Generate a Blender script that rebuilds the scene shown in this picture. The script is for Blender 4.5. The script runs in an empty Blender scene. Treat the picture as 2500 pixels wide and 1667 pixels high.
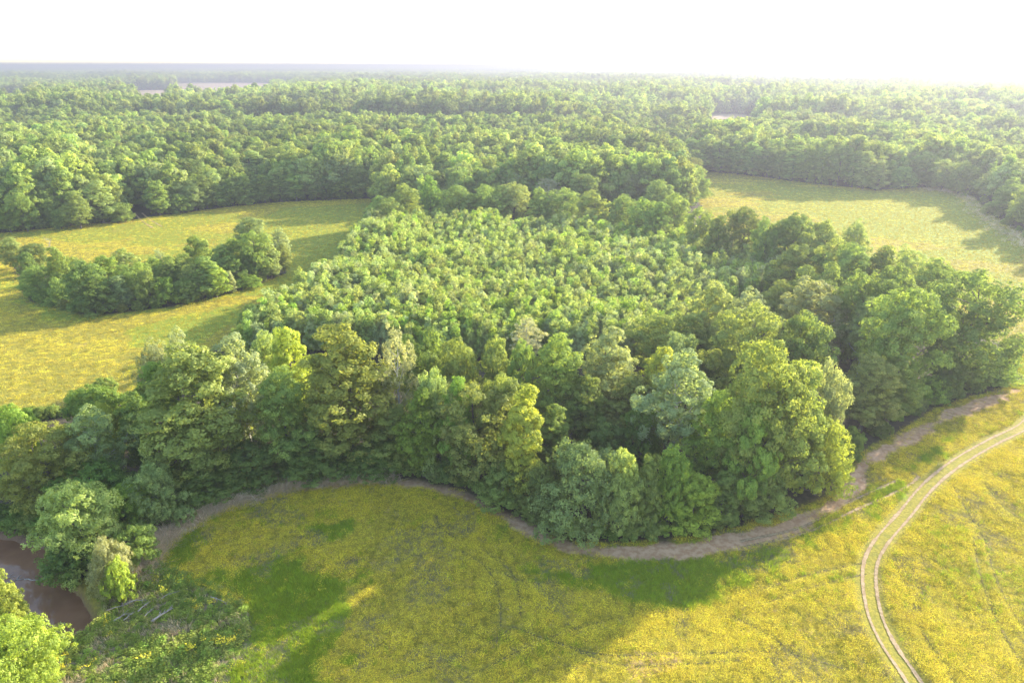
import bpy, math, numpy as np
from mathutils import Vector
R = math.radians
rng = np.random.default_rng(7)

# ------------------------------------------------------------------ camera, sky, sun, exposure
scene = bpy.context.scene
CAM_H, PITCH, FPX = 70.0, R(22.0), 1667.0          # drone height, tilt below the horizon, focal length in 2500 px frame
cam = bpy.data.cameras.new('camera'); cam.lens = 24.0; cam.sensor_width = 36.0
cam.clip_start = 1.0; cam.clip_end = 60000.0
camo = bpy.data.objects.new('camera', cam); scene.collection.objects.link(camo)
camo.location = (0, 0, CAM_H); camo.rotation_euler = (R(90) - PITCH, 0, 0)
scene.camera = camo

SUN_AZ, SUN_EL = R(52.0), R(17.5)                   # azimuth clockwise from the view direction
sdir = Vector((math.sin(SUN_AZ)*math.cos(SUN_EL), math.cos(SUN_AZ)*math.cos(SUN_EL), math.sin(SUN_EL)))
world = bpy.data.worlds.new('World'); scene.world = world; world.use_nodes = True
wn = world.node_tree; wn.nodes.clear()
sky = wn.nodes.new('ShaderNodeTexSky'); sky.sky_type = 'NISHITA'; sky.sun_disc = False
sky.sun_elevation = SUN_EL; sky.sun_rotation = SUN_AZ
sky.altitude = 80; sky.air_density = 1.0; sky.dust_density = 1.0; sky.ozone_density = 0.6
bg = wn.nodes.new('ShaderNodeBackground'); bg.inputs[1].default_value = 0.15
wo = wn.nodes.new('ShaderNodeOutputWorld')
wn.links.new(sky.outputs[0], bg.inputs[0]); wn.links.new(bg.outputs[0], wo.inputs[0])
sun = bpy.data.lights.new('sun', 'SUN'); sun.energy = 3.8; sun.angle = R(0.6); sun.color = (1.0, 0.92, 0.76)
suno = bpy.data.objects.new('sun', sun); scene.collection.objects.link(suno)
suno.rotation_euler = sdir.to_track_quat('Z', 'Y').to_euler()
vs = scene.view_settings; vs.view_transform = 'Standard'; vs.look = 'None'; vs.gamma = 1.0
vs.exposure = 2.5; vs.use_curve_mapping = False
HAZE_DENSITY, HAZE_G = 0.00040, 0.40
cy = scene.cycles
cy.max_bounces = 8; cy.diffuse_bounces = 5; cy.glossy_bounces = 2; cy.transmission_bounces = 4
cy.transparent_max_bounces = 6; cy.volume_bounces = 1
cy.caustics_reflective = False; cy.caustics_refractive = False; cy.sample_clamp_indirect = 4.0
cy.use_denoising = True

# ------------------------------------------------------------------ helpers
C = scene.collection.objects
def at(x, y, z=0.0):
    """place in the world of a point of the survey print (2352 wide) that lies at height z"""
    u = (x*2500/2352 - 1250)/FPX; v = (y*2500/2352 - 833.5)/FPX
    f = math.cos(PITCH) - v*math.sin(PITCH); d = math.sin(PITCH) + v*math.cos(PITCH)
    t = (CAM_H - z)/d
    return np.array((u*t, f*t))
def depth(p, z): return p[1]*math.cos(PITCH) + (CAM_H - z)*math.sin(PITCH)
def poly(pts, z=0.0): return np.array([at(x, y, z) for x, y in pts])
def inside(P, pg):
    """P (n,2) inside polygon pg"""
    x, y = P[:, 0], P[:, 1]; r = np.zeros(len(P), bool); j = len(pg) - 1
    for i in range(len(pg)):
        xi, yi = pg[i]; xj, yj = pg[j]
        c = ((yi > y) != (yj > y)) & (x < (xj - xi)*(y - yi)/((yj - yi) if yj != yi else 1e-9) + xi)
        r ^= c; j = i
    return r
def dist(P, ln, closed=False, cut=14.0):
    """distance to a line, exact up to 'cut' metres"""
    d2 = np.full(len(P), cut*cut); ln = np.asarray(ln, float); n = len(ln); segs = [(ln[i], ln[(i + 1) % n]) for i in range(n if closed else n - 1)]
    for c in range(0, len(segs), 6):
        sg = segs[c:c + 6]; pts = np.array(sg).reshape(-1, 2); lo, hi = pts.min(0) - cut, pts.max(0) + cut
        m = np.nonzero((P[:, 0] > lo[0]) & (P[:, 0] < hi[0]) & (P[:, 1] > lo[1]) & (P[:, 1] < hi[1]))[0]
        if not len(m): continue
        Q = P[m]; x, y = Q[:, 0], Q[:, 1]; best = d2[m]
        for a, b in sg:
            ux, uy = b - a; L = max(ux*ux + uy*uy, 1e-9); t = np.clip(((x - a[0])*ux + (y - a[1])*uy)/L, 0, 1)
            best = np.minimum(best, (x - a[0] - t*ux)**2 + (y - a[1] - t*uy)**2)
        d2[m] = best
    return np.sqrt(d2)
def sd(P, pg, cut=14.0):
    d = dist(P, pg, True, cut); return np.where(inside(P, pg), -d, d)
def sstep(a, b, x):
    t = np.clip((x - a)/(b - a), 0, 1); return t*t*(3 - 2*t)
_perm = np.random.default_rng(3).random((256, 256))
def vnoise(P, s, o=0):
    q = P/s + o*17.3; i = np.floor(q).astype(int); f = q - i; f = f*f*(3 - 2*f)
    g = lambda a, b: _perm[(i[:, 0] + a) & 255, (i[:, 1] + b) & 255]
    return (g(0, 0)*(1 - f[:, 0]) + g(1, 0)*f[:, 0])*(1 - f[:, 1]) + (g(0, 1)*(1 - f[:, 0]) + g(1, 1)*f[:, 0])*f[:, 1]
def fbm(P, s, o=0, k=4):
    return sum(vnoise(P, s/2**i, o + i)*0.5**i for i in range(k))/sum(0.5**i for i in range(k))
def smooth_line(pts, n=8):
    p = np.asarray(pts, float); p = np.vstack([2*p[0] - p[1], p, 2*p[-1] - p[-2]]); out = []
    for i in range(1, len(p) - 2):
        for t in np.linspace(0, 1, n, endpoint=False):
            a, b, c, d = p[i - 1], p[i], p[i + 1], p[i + 2]
            out.append(0.5*(2*b + (c - a)*t + (2*a - 5*b + 4*c - d)*t*t + (3*b - a - 3*c + d)*t**3))
    out.append(p[-2]); return np.array(out)

def mesh_from(name, V, F, mat, tint=None, smooth=False):
    """V (n,3), F (m,3|4) arrays"""
    me = bpy.data.meshes.new(name); V = np.asarray(V, np.float32); F = np.asarray(F, np.int32); k = F.shape[1]
    me.vertices.add(len(V)); me.vertices.foreach_set('co', V.ravel())
    me.loops.add(F.size); me.loops.foreach_set('vertex_index', F.ravel())
    me.polygons.add(len(F)); me.polygons.foreach_set('loop_start', np.arange(0, F.size, k, dtype=np.int32))
    me.polygons.foreach_set('loop_total', np.full(len(F), k, np.int32))
    if smooth: me.polygons.foreach_set('use_smooth', np.ones(len(F), bool))
    if tint is not None:
        a = me.attributes.new('tint', 'FLOAT', 'POINT'); a.data.foreach_set('value', np.asarray(tint, np.float32))
    me.update(); me.validate()
    if mat: me.materials.append(mat)
    return me
def link(name, me, parent=None):
    o = bpy.data.objects.new(name, me); C.link(o)
    if parent: o.parent = parent
    return o
def tag(o, label=None, cat=None, group=None, kind=None):
    for k, v in (('label', label), ('category', cat), ('group', group), ('kind', kind)):
        if v: o[k] = v
    return o
class Tubes:
    def __init__(s): s.V, s.F, s.n = [], [], 0
    def add(s, pts, rad, k=6):
        pts = np.asarray(pts, float); m = len(pts); rad = np.broadcast_to(rad, m)
        for i in range(m):
            t = pts[min(i + 1, m - 1)] - pts[max(i - 1, 0)]; t = t/(np.linalg.norm(t) + 1e-9)
            a = np.cross(t, (0.31, 0.95, 0.1) if abs(t[2]) > .7 else (0, 0, 1)); a /= np.linalg.norm(a) + 1e-9; b = np.cross(t, a)
            w = np.arange(k)*2*math.pi/k
            s.V.append(pts[i] + rad[i]*(np.cos(w)[:, None]*a + np.sin(w)[:, None]*b))
        for i in range(m - 1):
            for j in range(k):
                a, b = s.n + i*k + j, s.n + i*k + (j + 1) % k
                s.F.append((a, b, b + k, a + k))
        s.n += m*k
    def mesh(s, name, mat): return mesh_from(name, np.vstack(s.V), s.F, mat, smooth=True)

# ------------------------------------------------------------------ materials
def new_mat(name):
    m = bpy.data.materials.new(name); m.use_nodes = True; nt = m.node_tree; nt.nodes.clear()
    out = nt.nodes.new('ShaderNodeOutputMaterial'); return m, nt, out
def N(nt, t, **kw):
    n = nt.nodes.new(t)
    for k, v in kw.items():
        if isinstance(k, str) and hasattr(n, k): setattr(n, k, v)
    return n
def mixc(nt, fac, a, b, mode='MIX'):
    n = nt.nodes.new('ShaderNodeMix'); n.data_type = 'RGBA'; n.blend_type = mode
    for s, v in ((n.inputs[0], fac), (n.inputs[6], a), (n.inputs[7], b)):
        if hasattr(v, 'is_output'): nt.links.new(v, s)
        else: s.default_value = v if not isinstance(v, tuple) else (*v, 1)[:4]
    return n.outputs[2]
def math_(nt, op, a, b=0.0, clamp=False):
    n = nt.nodes.new('ShaderNodeMath'); n.operation = op; n.use_clamp = clamp
    for s, v in zip(n.inputs, (a, b)):
        if hasattr(v, 'is_output'): nt.links.new(v, s)
        else: s.default_value = v
    return n.outputs[0]
def ramp(nt, fac, a, b):
    n = nt.nodes.new('ShaderNodeMapRange'); n.interpolation_type = 'SMOOTHSTEP'
    nt.links.new(fac, n.inputs[0]); n.inputs[1].default_value = a; n.inputs[2].default_value = b
    return n.outputs[0]
def noise(nt, scale, detail=3, rough=.55, vec=None):
    n = nt.nodes.new('ShaderNodeTexNoise'); n.inputs['Scale'].default_value = scale
    n.inputs['Detail'].default_value = detail; n.inputs['Roughness'].default_value = rough
    if vec is None:
        g = nt.nodes.get('GEO') or N(nt, 'ShaderNodeNewGeometry'); g.name = 'GEO'; vec = g.outputs['Position']
    nt.links.new(vec, n.inputs['Vector']); return n.outputs['Fac']

def leaf_material(name, trans=1.3, spread=.35, massed=False):
    """foliage: own colour per plant (object colour), shifted per leaf clump and per plant; thin leaves let light through"""
    m, nt, out = new_mat(name)
    oi = N(nt, 'ShaderNodeObjectInfo'); at_ = N(nt, 'ShaderNodeAttribute', attribute_name='tint')
    t = at_.outputs['Fac']; own = oi.outputs['Color']
    if massed:
        ia = N(nt, 'ShaderNodeAttribute', attribute_name='own_colour'); ia.attribute_type = 'INSTANCER'; own = ia.outputs['Color']
    val = math_(nt, 'ADD', math_(nt, 'MULTIPLY', t, spread*2), 1 - spread)
    rv = math_(nt, 'ADD', math_(nt, 'MULTIPLY', oi.outputs['Random'], .24), .88)
    val = math_(nt, 'MULTIPLY', val, rv)
    hs = nt.nodes.new('ShaderNodeHueSaturation'); nt.links.new(own, hs.inputs['Color'])
    nt.links.new(val, hs.inputs['Value'])
    h = math_(nt, 'ADD', math_(nt, 'MULTIPLY', t, -.03), .512)
    h = math_(nt, 'ADD', h, math_(nt, 'MULTIPLY', math_(nt, 'SUBTRACT', oi.outputs['Random'], .5), .018))
    nt.links.new(h, hs.inputs['Hue'])
    col = hs.outputs[0]
    d = N(nt, 'ShaderNodeBsdfDiffuse'); nt.links.new(col, d.inputs[0])
    tr = N(nt, 'ShaderNodeBsdfTranslucent'); nt.links.new(mixc(nt, 1.0, col, (trans*1.06, trans, trans*.5), 'MULTIPLY'), tr.inputs[0])
    mx = N(nt, 'ShaderNodeAddShader'); nt.links.new(d.outputs[0], mx.inputs[0]); nt.links.new(tr.outputs[0], mx.inputs[1])
    g = N(nt, 'ShaderNodeBsdfGlossy'); g.inputs['Roughness'].default_value = .45; g.inputs[0].default_value = (.9, .95, .9, 1)
    m2 = N(nt, 'ShaderNodeMixShader'); m2.inputs[0].default_value = .006
    nt.links.new(mx.outputs[0], m2.inputs[1]); nt.links.new(g.outputs[0], m2.inputs[2])
    nt.links.new(m2.outputs[0], out.inputs[0]); return m
def plain(name, c1, c2, scale=2.0, rough=.85, bump=0.0):
    m, nt, out = new_mat(name)
    tc = N(nt, 'ShaderNodeTexCoord'); f = noise(nt, scale, 4, .6, tc.outputs['Object'])
    p = N(nt, 'ShaderNodeBsdfPrincipled'); p.inputs['Roughness'].default_value = rough
    nt.links.new(mixc(nt, ramp(nt, f, .3, .7), c1, c2), p.inputs['Base Color'])
    if bump:
        b = N(nt, 'ShaderNodeBump'); b.inputs['Strength'].default_value = bump; nt.links.new(f, b.inputs['Height']); nt.links.new(b.outputs[0], p.inputs['Normal'])
    nt.links.new(p.outputs[0], out.inputs[0]); return m
M_leaf = leaf_material('leaf'); M_mass = leaf_material('massed_leaf', massed=True); M_grass = leaf_material('grass_blade', .6, .3, True)
M_bark = plain('bark', (.075, .058, .045), (.14, .115, .09), 6, .9, .4)
M_pale = plain('pale_bark', (.28, .26, .22), (.42, .40, .36), 4, .85, .2)
M_dead = plain('dead_wood', (.17, .14, .115), (.32, .28, .24), 3, .9, .3)
M_steel = plain('painted_steel', (.62, .66, .7), (.7, .73, .76), .2, .5)

# ------------------------------------------------------------------ the lie of the land (outlines on the survey print)
FRONT = [(330, 1250), (380, 1215), (440, 1180), (500, 1152), (600, 1128), (700, 1110), (850, 1098), (960, 1103), (1060, 1128), (1140, 1168), (1200, 1198), (1260, 1228), (1330, 1246),
         (1430, 1252), (1600, 1238), (1700, 1212), (1820, 1172), (1930, 1110), (1965, 1050), (2050, 1000), (2150, 938), (2250, 905), (2345, 868)]
grove = np.vstack([poly(FRONT), [(131, 168), (128, 190), (114, 225), (102, 262), (98, 320), (102, 370), (111, 420), (121, 470), (129, 505), (135, 530), (-78, 392), (-76, 345), (-66, 300), (-64, 262), (-66, 232), (-72, 205), (-77, 180), (-82, 150), (-98, 132), (-135, 128), (-135, 94), (-90, 96), (-76, 100), (-64, 88)]])
plant = np.vstack([poly([(540, 760), (590, 720), (700, 655), (780, 590), (850, 515), (1000, 498), (1250, 520), (1500, 535), (1700, 565), (1790, 590), (1850, 645), (1700, 665), (1610, 705), (1480, 775), (1250, 768), (1000, 772), (700, 752)], 7)])
field_left = np.vstack([poly([(0, 536), (150, 521), (300, 506), (400, 491), (600, 466), (850, 456)]), [(-76, 372), (-64, 300), (-64, 232), (-75, 180), (-80, 146), (-97, 126), (-135, 119), (-170, 124), (-300, 170), (-330, 262)]])
field_right = np.vstack([poly([(1560, 388), (1700, 401), (1900, 426), (2020, 437), (2150, 428), (2225, 443), (2262, 482), (2352, 541)]), [(214, 262), (195, 190), (150, 164), (128, 175), (112, 225), (100, 262), (96, 320), (100, 370), (109, 420), (119, 470)]])
island = poly([(30, 618), (40, 650), (62, 692), (200, 727), (400, 707), (560, 667), (652, 632), (662, 585), (600, 575), (420, 610), (250, 640), (130, 622), (60, 600)])
field_near = np.vstack([poly(FRONT), [(131, 168), (150, 164), (195, 190), (260, 200), (260, -60), (-140, -60), (-140, 60), (-62, 76)]])
creek = np.array([(-160, 98), (-118, 97), (-96, 93), (-84, 90.5), (-75.5, 88.5), (-69.5, 83), (-64, 78.5), (-58.5, 73.5), (-57.5, 70.5), (-61, 68), (-70, 68.5), (-80, 72), (-100, 76), (-160, 80)], float)
weeds = np.vstack([poly([(330, 1300), (420, 1330), (520, 1360), (565, 1420), (560, 1480), (500, 1567)]), [(-42, 56), (-44, 46), (-90, 46), (-90, 68), (-62, 67), (-56.5, 70), (-57, 74), (-60, 80)]])
def strip_field(r0, r1, y0, y1): return np.array([(r0*y0, y0), (r1*y0, y0), (r1*y1, y1), (r0*y1, y1)], float)
far_fields = [strip_field(-.535, -.330, 1390, 2290), strip_field(-.518, -.478, 1010, 1540), strip_field(-.74, -.665, 1080, 1650), strip_field(.278, .338, 655, 1095), strip_field(-.46, -.30, 2200, 3150), strip_field(.30, .52, 2000, 2700)]
lane = smooth_line(poly([(250, 512), (300, 497), (322, 488), (345, 483), (420, 468), (520, 458), (640, 440), (760, 432)]))
edge_dirt = smooth_line(poly([(330, 1262), (420, 1202), (520, 1153), (640, 1122), (760, 1108), (950, 1112), (1060, 1140), (1160, 1182), (1240, 1232), (1330, 1264), (1450, 1272), (1600, 1262), (1740, 1238), (1850, 1192), (1945, 1138), (1990, 1068), (2080, 1014), (2180, 958), (2330, 898)]))
track_mid = smooth_line(np.vstack([[(46, 40), (48.6, 52)], poly([(2098, 1567), (2040, 1480), (2006, 1400), (1997, 1310), (2020, 1252), (2080, 1180), (2130, 1120), (2200, 1062), (2280, 1015), (2352, 978)]), [(122, 138), (150, 151), (190, 163)]]), 14)
ruts = [smooth_line(poly(p)) for p in (
    [(1000, 1180), (1010, 1210), (1050, 1240)], [(1060, 1268), (1110, 1298), (1142, 1350), (1150, 1430), (1140, 1480)], [(1105, 1262), (1168, 1308), (1192, 1362), (1196, 1418)],
    [(1110, 1300), (1200, 1335), (1300, 1350)], [(1180, 1440), (1280, 1478), (1400, 1508), (1600, 1503), (1790, 1500), (1950, 1540)], [(1280, 1478), (1420, 1530), (1560, 1528), (1700, 1518)],
    [(2236, 1235), (2250, 1320), (2285, 1420), (2340, 1520)], [(2262, 1240), (2290, 1340), (2352, 1450)], [(1750, 1355), (1860, 1320), (1990, 1292)], [(1760, 1385), (1880, 1345), (1990, 1318)],
    [(1700, 1260), (1850, 1225), (1960, 1175), (2080, 1120), (2110, 1095)], [(1700, 1245), (1840, 1212), (1950, 1155), (2060, 1105)],
    [(2110, 1440), (2160, 1520), (2210, 1600)], [(2190, 1120), (2230, 1190), (2280, 1270)], [(900, 1560), (1080, 1500), (1180, 1440)], [(1050, 1567), (1250, 1470), (1420, 1420)],
    [(2352, 1200), (2300, 1160), (2262, 1110)], [(1690, 1420), (1780, 1470), (1900, 1567)])]
green_patches = [poly(p) for p in (
    [(430, 1320), (560, 1290), (600, 1268), (700, 1276), (760, 1310), (830, 1300), (845, 1330), (770, 1370), (800, 1400), (790, 1460), (775, 1620), (520, 1620), (568, 1480), (566, 1420), (520, 1350)],
    [(1235, 1318), (1330, 1288), (1500, 1278), (1720, 1268), (1830, 1250), (1740, 1340), (1620, 1392), (1450, 1388), (1350, 1372)],
    [(725, 1212), (800, 1186), (835, 1195), (780, 1227), (730, 1238)], [(365, 1275), (430, 1226), (480, 1212), (450, 1290), (395, 1312)],
    [(980, 1180), (1100, 1190), (1150, 1230), (1040, 1225)], [(1850, 1240), (2000, 1120), (2100, 1050), (2200, 980), (2240, 990), (2110, 1095), (2040, 1180), (1960, 1230)],
    [(500, 560), (640, 478), (850, 466), (830, 560), (700, 640), (640, 660), (330, 720), (120, 735), (20, 690)], [(60, 545), (400, 500), (560, 490), (520, 510), (200, 560)],
    [(300, 760), (560, 690), (560, 740), (440, 790), (300, 800)])] + [np.array([(150, 300), (215, 260), (225, 300), (240, 360), (260, 405), (225, 410), (195, 425), (160, 440), (150, 380)], float)]

def height(P):
    h = (fbm(P, 60, 1) - .5)*.9 + (fbm(P, 7, 5, 3) - .5)*.18
    near = sstep(900, 300, np.hypot(P[:, 0], P[:, 1])); h = h*near
    c = sd(P, creek) + (fbm(P, 6, 2) - .5)*2.2
    h = h - 3.2*sstep(1.6, .2, c)
    far = np.hypot(P[:, 0], P[:, 1])
    return h + sstep(800, 2600, far)*16*(fbm(P, 900, 9, 3) - .38) + sstep(4000, 11000, far)*34*np.clip(fbm(P, 2300, 12, 3) - .42, 0, 1)
def h1(p): return float(height(np.asarray(p, float)[None])[0])

# ------------------------------------------------------------------ ground sheet
def lines(*segs):
    out = []
    for a, b, s in segs: out.append(np.arange(a, b, s))
    return np.unique(np.round(np.concatenate(out), 3))
geo = lambda a, b, n: a*(b/a)**(np.arange(1, n + 1)/n)
gx = np.unique(np.concatenate([lines((-95, 135, .75), (-300, -95, 2.2), (135, 300, 2.2)), geo(300, 16000, 42), -geo(300, 16000, 42)]))
gy = np.unique(np.concatenate([lines((55, 160, .75), (160, 540, 1.8)), geo(540, 16000, 60), 55 - geo(.9, 4000, 24)]))
GX, GY = np.meshgrid(gx, gy); P = np.column_stack([GX.ravel(), GY.ravel()]); nx, ny = len(gx), len(gy)
idx = np.arange(nx*ny).reshape(ny, nx)
F = np.column_stack([idx[:-1, :-1].ravel(), idx[:-1, 1:].ravel(), idx[1:, 1:].ravel(), idx[1:, :-1].ravel()])
def zones(P):
    """what grows where: flower meadow, tall grass, bare dirt, woodland floor, far cropland, weeds"""
    w1 = (fbm(P, 9, 3) - .5); w2 = (fbm(P, 2.6, 6) - .5)
    open_ = np.maximum.reduce([sstep(1.2, -1.2, sd(P, f) + w1*3) for f in (field_near, field_left, field_right)])
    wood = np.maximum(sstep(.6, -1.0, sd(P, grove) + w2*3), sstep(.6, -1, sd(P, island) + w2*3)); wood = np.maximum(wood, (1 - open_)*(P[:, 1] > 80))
    g = np.maximum.reduce([sstep(2.4, -2.4, sd(P, q) + w1*8 + w2*6) for q in green_patches])
    far = sstep(150, 240, P[:, 1])
    patch = sstep(.44, .62, fbm(P*np.array((.35, 1)), 14, 11)); g = np.maximum(g, patch*(.35 + .45*far))
    d = dist(P, edge_dirt)
    dirt = sstep(2.5, .8, d/(1 + .12*sstep(15, 40, P[:, 0])) + w1*2.5 + w2*2.4)*(1 - .3*sstep(.4, .6, fbm(P, 3, 8)))
    dirt = np.maximum(dirt, sstep(3.4, 1.6, dist(P, lane) + w1*2))
    tan_ = sstep(.5, -.8, sd(P, poly([(1440, 1535), (1520, 1512), (1600, 1508), (1612, 1530), (1560, 1552), (1440, 1565)])) + w2*10 + w1*7)*.45
    spots = sstep(.66, .74, fbm(P, 5, 14))*.34; dirt = np.maximum.reduce([dirt, tan_, spots*open_*(1 - wood)])
    br = sstep(7, 1, dist(P, smooth_line(poly([(2100, 436), (2200, 446), (2250, 492), (2330, 545), (2400, 580)]))) + w1*5); dirt = np.maximum(dirt, br*.25)
    crop = np.maximum.reduce([sstep(2, -2, sd(P, q)) for q in far_fields])
    wd = sstep(1.5, -1.5, sd(P, weeds) + w1*4)
    return open_, g, np.clip(dirt, 0, 1), wood, crop, wd
op, gr, di, wo_, cr, wd = zones(P)
ck = sstep(1.7, .5, sd(P, creek) + (fbm(P, 6, 2) - .5)*2.2)
M_ground, nt, out = new_mat('field_ground')
a1 = N(nt, 'ShaderNodeAttribute', attribute_name='zone_a'); a2 = N(nt, 'ShaderNodeAttribute', attribute_name='zone_b')
s1 = N(nt, 'ShaderNodeSeparateColor'); s2 = N(nt, 'ShaderNodeSeparateColor'); nt.links.new(a1.outputs['Color'], s1.inputs[0]); nt.links.new(a2.outputs['Color'], s2.inputs[0])
n_f = noise(nt, 2.2, 6, .7); n_m = noise(nt, .35, 4, .6); n_l = noise(nt, .05, 3, .5); n_b = noise(nt, .9, 5, .65)
mead = mixc(nt, ramp(nt, n_f, .36, .64), (.175, .158, .024), (.285, .232, .03))
mead = mixc(nt, math_(nt, 'MULTIPLY', ramp(nt, n_m, .5, .72), .6), mead, (.10, .12, .022))
grass = mixc(nt, ramp(nt, n_f, .35, .65), (.15, .19, .018), (.21, .24, .024))
col = mixc(nt, ramp(nt, math_(nt, 'ADD', s1.outputs[1], math_(nt, 'MULTIPLY', math_(nt, 'SUBTRACT', n_b, .5), .7)), .3, .7), mead, grass)
weed = mixc(nt, ramp(nt, n_b, .4, .62), (.085, .115, .022), (.19, .15, .09))
col = mixc(nt, s2.outputs[1], col, weed)
dirtc = mixc(nt, ramp(nt, n_b, .35, .65), (.34, .195, .105), (.47, .305, .18))
col = mixc(nt, ramp(nt, math_(nt, 'ADD', s1.outputs[2], math_(nt, 'MULTIPLY', math_(nt, 'SUBTRACT', n_f, .5), 1.1)), .26, .68), col, dirtc)
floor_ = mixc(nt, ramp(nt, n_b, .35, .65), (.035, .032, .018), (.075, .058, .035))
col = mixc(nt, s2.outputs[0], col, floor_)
col = mixc(nt, s2.outputs[2], col, mixc(nt, ramp(nt, n_l, .35, .65), (.27, .18, .12), (.34, .24, .16)))
col = mixc(nt, a2.outputs['Alpha'], col, mixc(nt, n_b, (.16, .085, .055), (.24, .14, .09)))
pb = N(nt, 'ShaderNodeBsdfPrincipled'); pb.inputs['Roughness'].default_value = .95; pb.inputs['Specular IOR Level'].default_value = .15
nt.links.new(col, pb.inputs['Base Color'])
bp = N(nt, 'ShaderNodeBump'); bp.inputs['Strength'].default_value = .7; bp.inputs['Distance'].default_value = .25
nt.links.new(n_f, bp.inputs['Height']); nt.links.new(bp.outputs[0], pb.inputs['Normal']); nt.links.new(pb.outputs[0], out.inputs[0])
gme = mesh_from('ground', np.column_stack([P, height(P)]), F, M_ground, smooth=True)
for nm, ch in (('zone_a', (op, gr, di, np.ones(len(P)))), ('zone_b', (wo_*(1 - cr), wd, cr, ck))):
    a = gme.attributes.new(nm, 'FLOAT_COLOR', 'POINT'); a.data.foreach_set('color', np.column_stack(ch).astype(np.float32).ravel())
tag(link('ground', gme), kind='structure')

# ------------------------------------------------------------------ creek water, wheel tracks
m, nt, out = new_mat('muddy_water')
p = N(nt, 'ShaderNodeBsdfPrincipled'); p.inputs['Roughness'].default_value = .03; p.inputs['IOR'].default_value = 1.33
nt.links.new(mixc(nt, ramp(nt, noise(nt, .15, 3), .35, .65), (.165, .08, .042), (.215, .11, .06)), p.inputs['Base Color'])
b = N(nt, 'ShaderNodeBump'); b.inputs['Strength'].default_value = .12; b.inputs['Distance'].default_value = .05
nt.links.new(noise(nt, 1.6, 3), b.inputs['Height']); nt.links.new(b.outputs[0], p.inputs['Normal']); nt.links.new(p.outputs[0], out.inputs[0])
cc = creek.mean(0); ring = cc + (creek - cc)*1.0
off = []
for i in range(len(creek)):
    t = creek[(i + 1) % len(creek)] - creek[i - 1]; nrm = np.array((t[1], -t[0]))/np.linalg.norm(t); off.append(creek[i] - nrm*2.5 if inside((creek[i] + nrm*.5)[None], creek)[0] else creek[i] + nrm*2.5)
wme = bpy.data.meshes.new('creek_water'); wme.from_pydata([(x, y, -1.9) for x, y in off], [], [list(range(len(off)))]); wme.materials.append(m)
tag(link('creek_water', wme), kind='structure')

m_rut, nt, out = new_mat('bare_track')
p = N(nt, 'ShaderNodeBsdfPrincipled'); p.inputs['Roughness'].default_value = .95; p.inputs['Specular IOR Level'].default_value = .1
nt.links.new(mixc(nt, ramp(nt, noise(nt, 1.4, 4), .35, .65), (.245, .17, .092), (.345, .25, .148)), p.inputs['Base Color'])
aw = N(nt, 'ShaderNodeAttribute', attribute_name='tint'); tr = N(nt, 'ShaderNodeBsdfTransparent'); mx = N(nt, 'ShaderNodeMixShader')
nt.links.new(ramp(nt, math_(nt, 'ADD', aw.outputs['Fac'], math_(nt, 'MULTIPLY', math_(nt, 'SUBTRACT', noise(nt, 2.4, 4, .65), .5), 1.5)), .38, .7), mx.inputs[0])
nt.links.new(tr.outputs[0], mx.inputs[1]); nt.links.new(p.outputs[0], mx.inputs[2]); nt.links.new(mx.outputs[0], out.inputs[0])
def strip(name, ln, width, lift, strength=1.0, mat=None):
    t = np.gradient(ln, axis=0); t /= np.linalg.norm(t, axis=1)[:, None]; nrm = np.column_stack([-t[:, 1], t[:, 0]])
    V, T = [], []
    for k, o in enumerate((-.5, -.22, 0, .22, .5)):
        q = ln + nrm*o*width*(1 + .7*(vnoise(ln, 4, 4) - .5) + .4*(vnoise(ln, 1.2, 8) - .5))[:, None]
        V.append(np.column_stack([q, height(q) + lift])); T.append(np.full(len(q), (0, .8, 1, .8, 0)[k])*strength)
    V = np.stack(V, 1).reshape(-1, 3); T = np.stack(T, 1).ravel(); n = len(ln)
    F = [(i*5 + j, i*5 + j + 1, i*5 + j + 6, i*5 + j + 5) for i in range(n - 1) for j in range(4)]
    return tag(link(name, mesh_from(name, V, F, mat or m_rut, T, True)), kind='structure')
m_furrow_shade = m_rut.copy(); m_furrow_shade.name = 'old_track_furrow_shade'  # old wheel tracks; the dark brown paints in the shade of their furrows
for n_ in m_furrow_shade.node_tree.nodes:
    if n_.type == 'MIX' and n_.data_type == 'RGBA': n_.inputs[6].default_value = (.10, .085, .03, 1); n_.inputs[7].default_value = (.17, .14, .06, 1)
for r_ in ruts[:10] + ruts[12:]: strip('wheel_track', r_, .55, .05, .62, m_furrow_shade)
tt = np.gradient(track_mid, axis=0); tt /= np.linalg.norm(tt, axis=1)[:, None]; tn = np.column_stack([-tt[:, 1], tt[:, 0]])
track_l, track_r = track_mid + tn*.88, track_mid - tn*.88
strip('wheel_track', track_l, .74, .06); strip('wheel_track', track_r, .74, .06)
for r_ in ruts[10:12]: strip('wheel_track', r_, 1.0, .06, .75)
for a_, b_ in (((310, 492), (352, 524)), ((326, 490), (372, 520))):
    strip('wheel_track', smooth_line(poly([a_, ((a_[0] + b_[0])/2 - 4, (a_[1] + b_[1])/2), b_])), 1.5, .08, .9)

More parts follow.
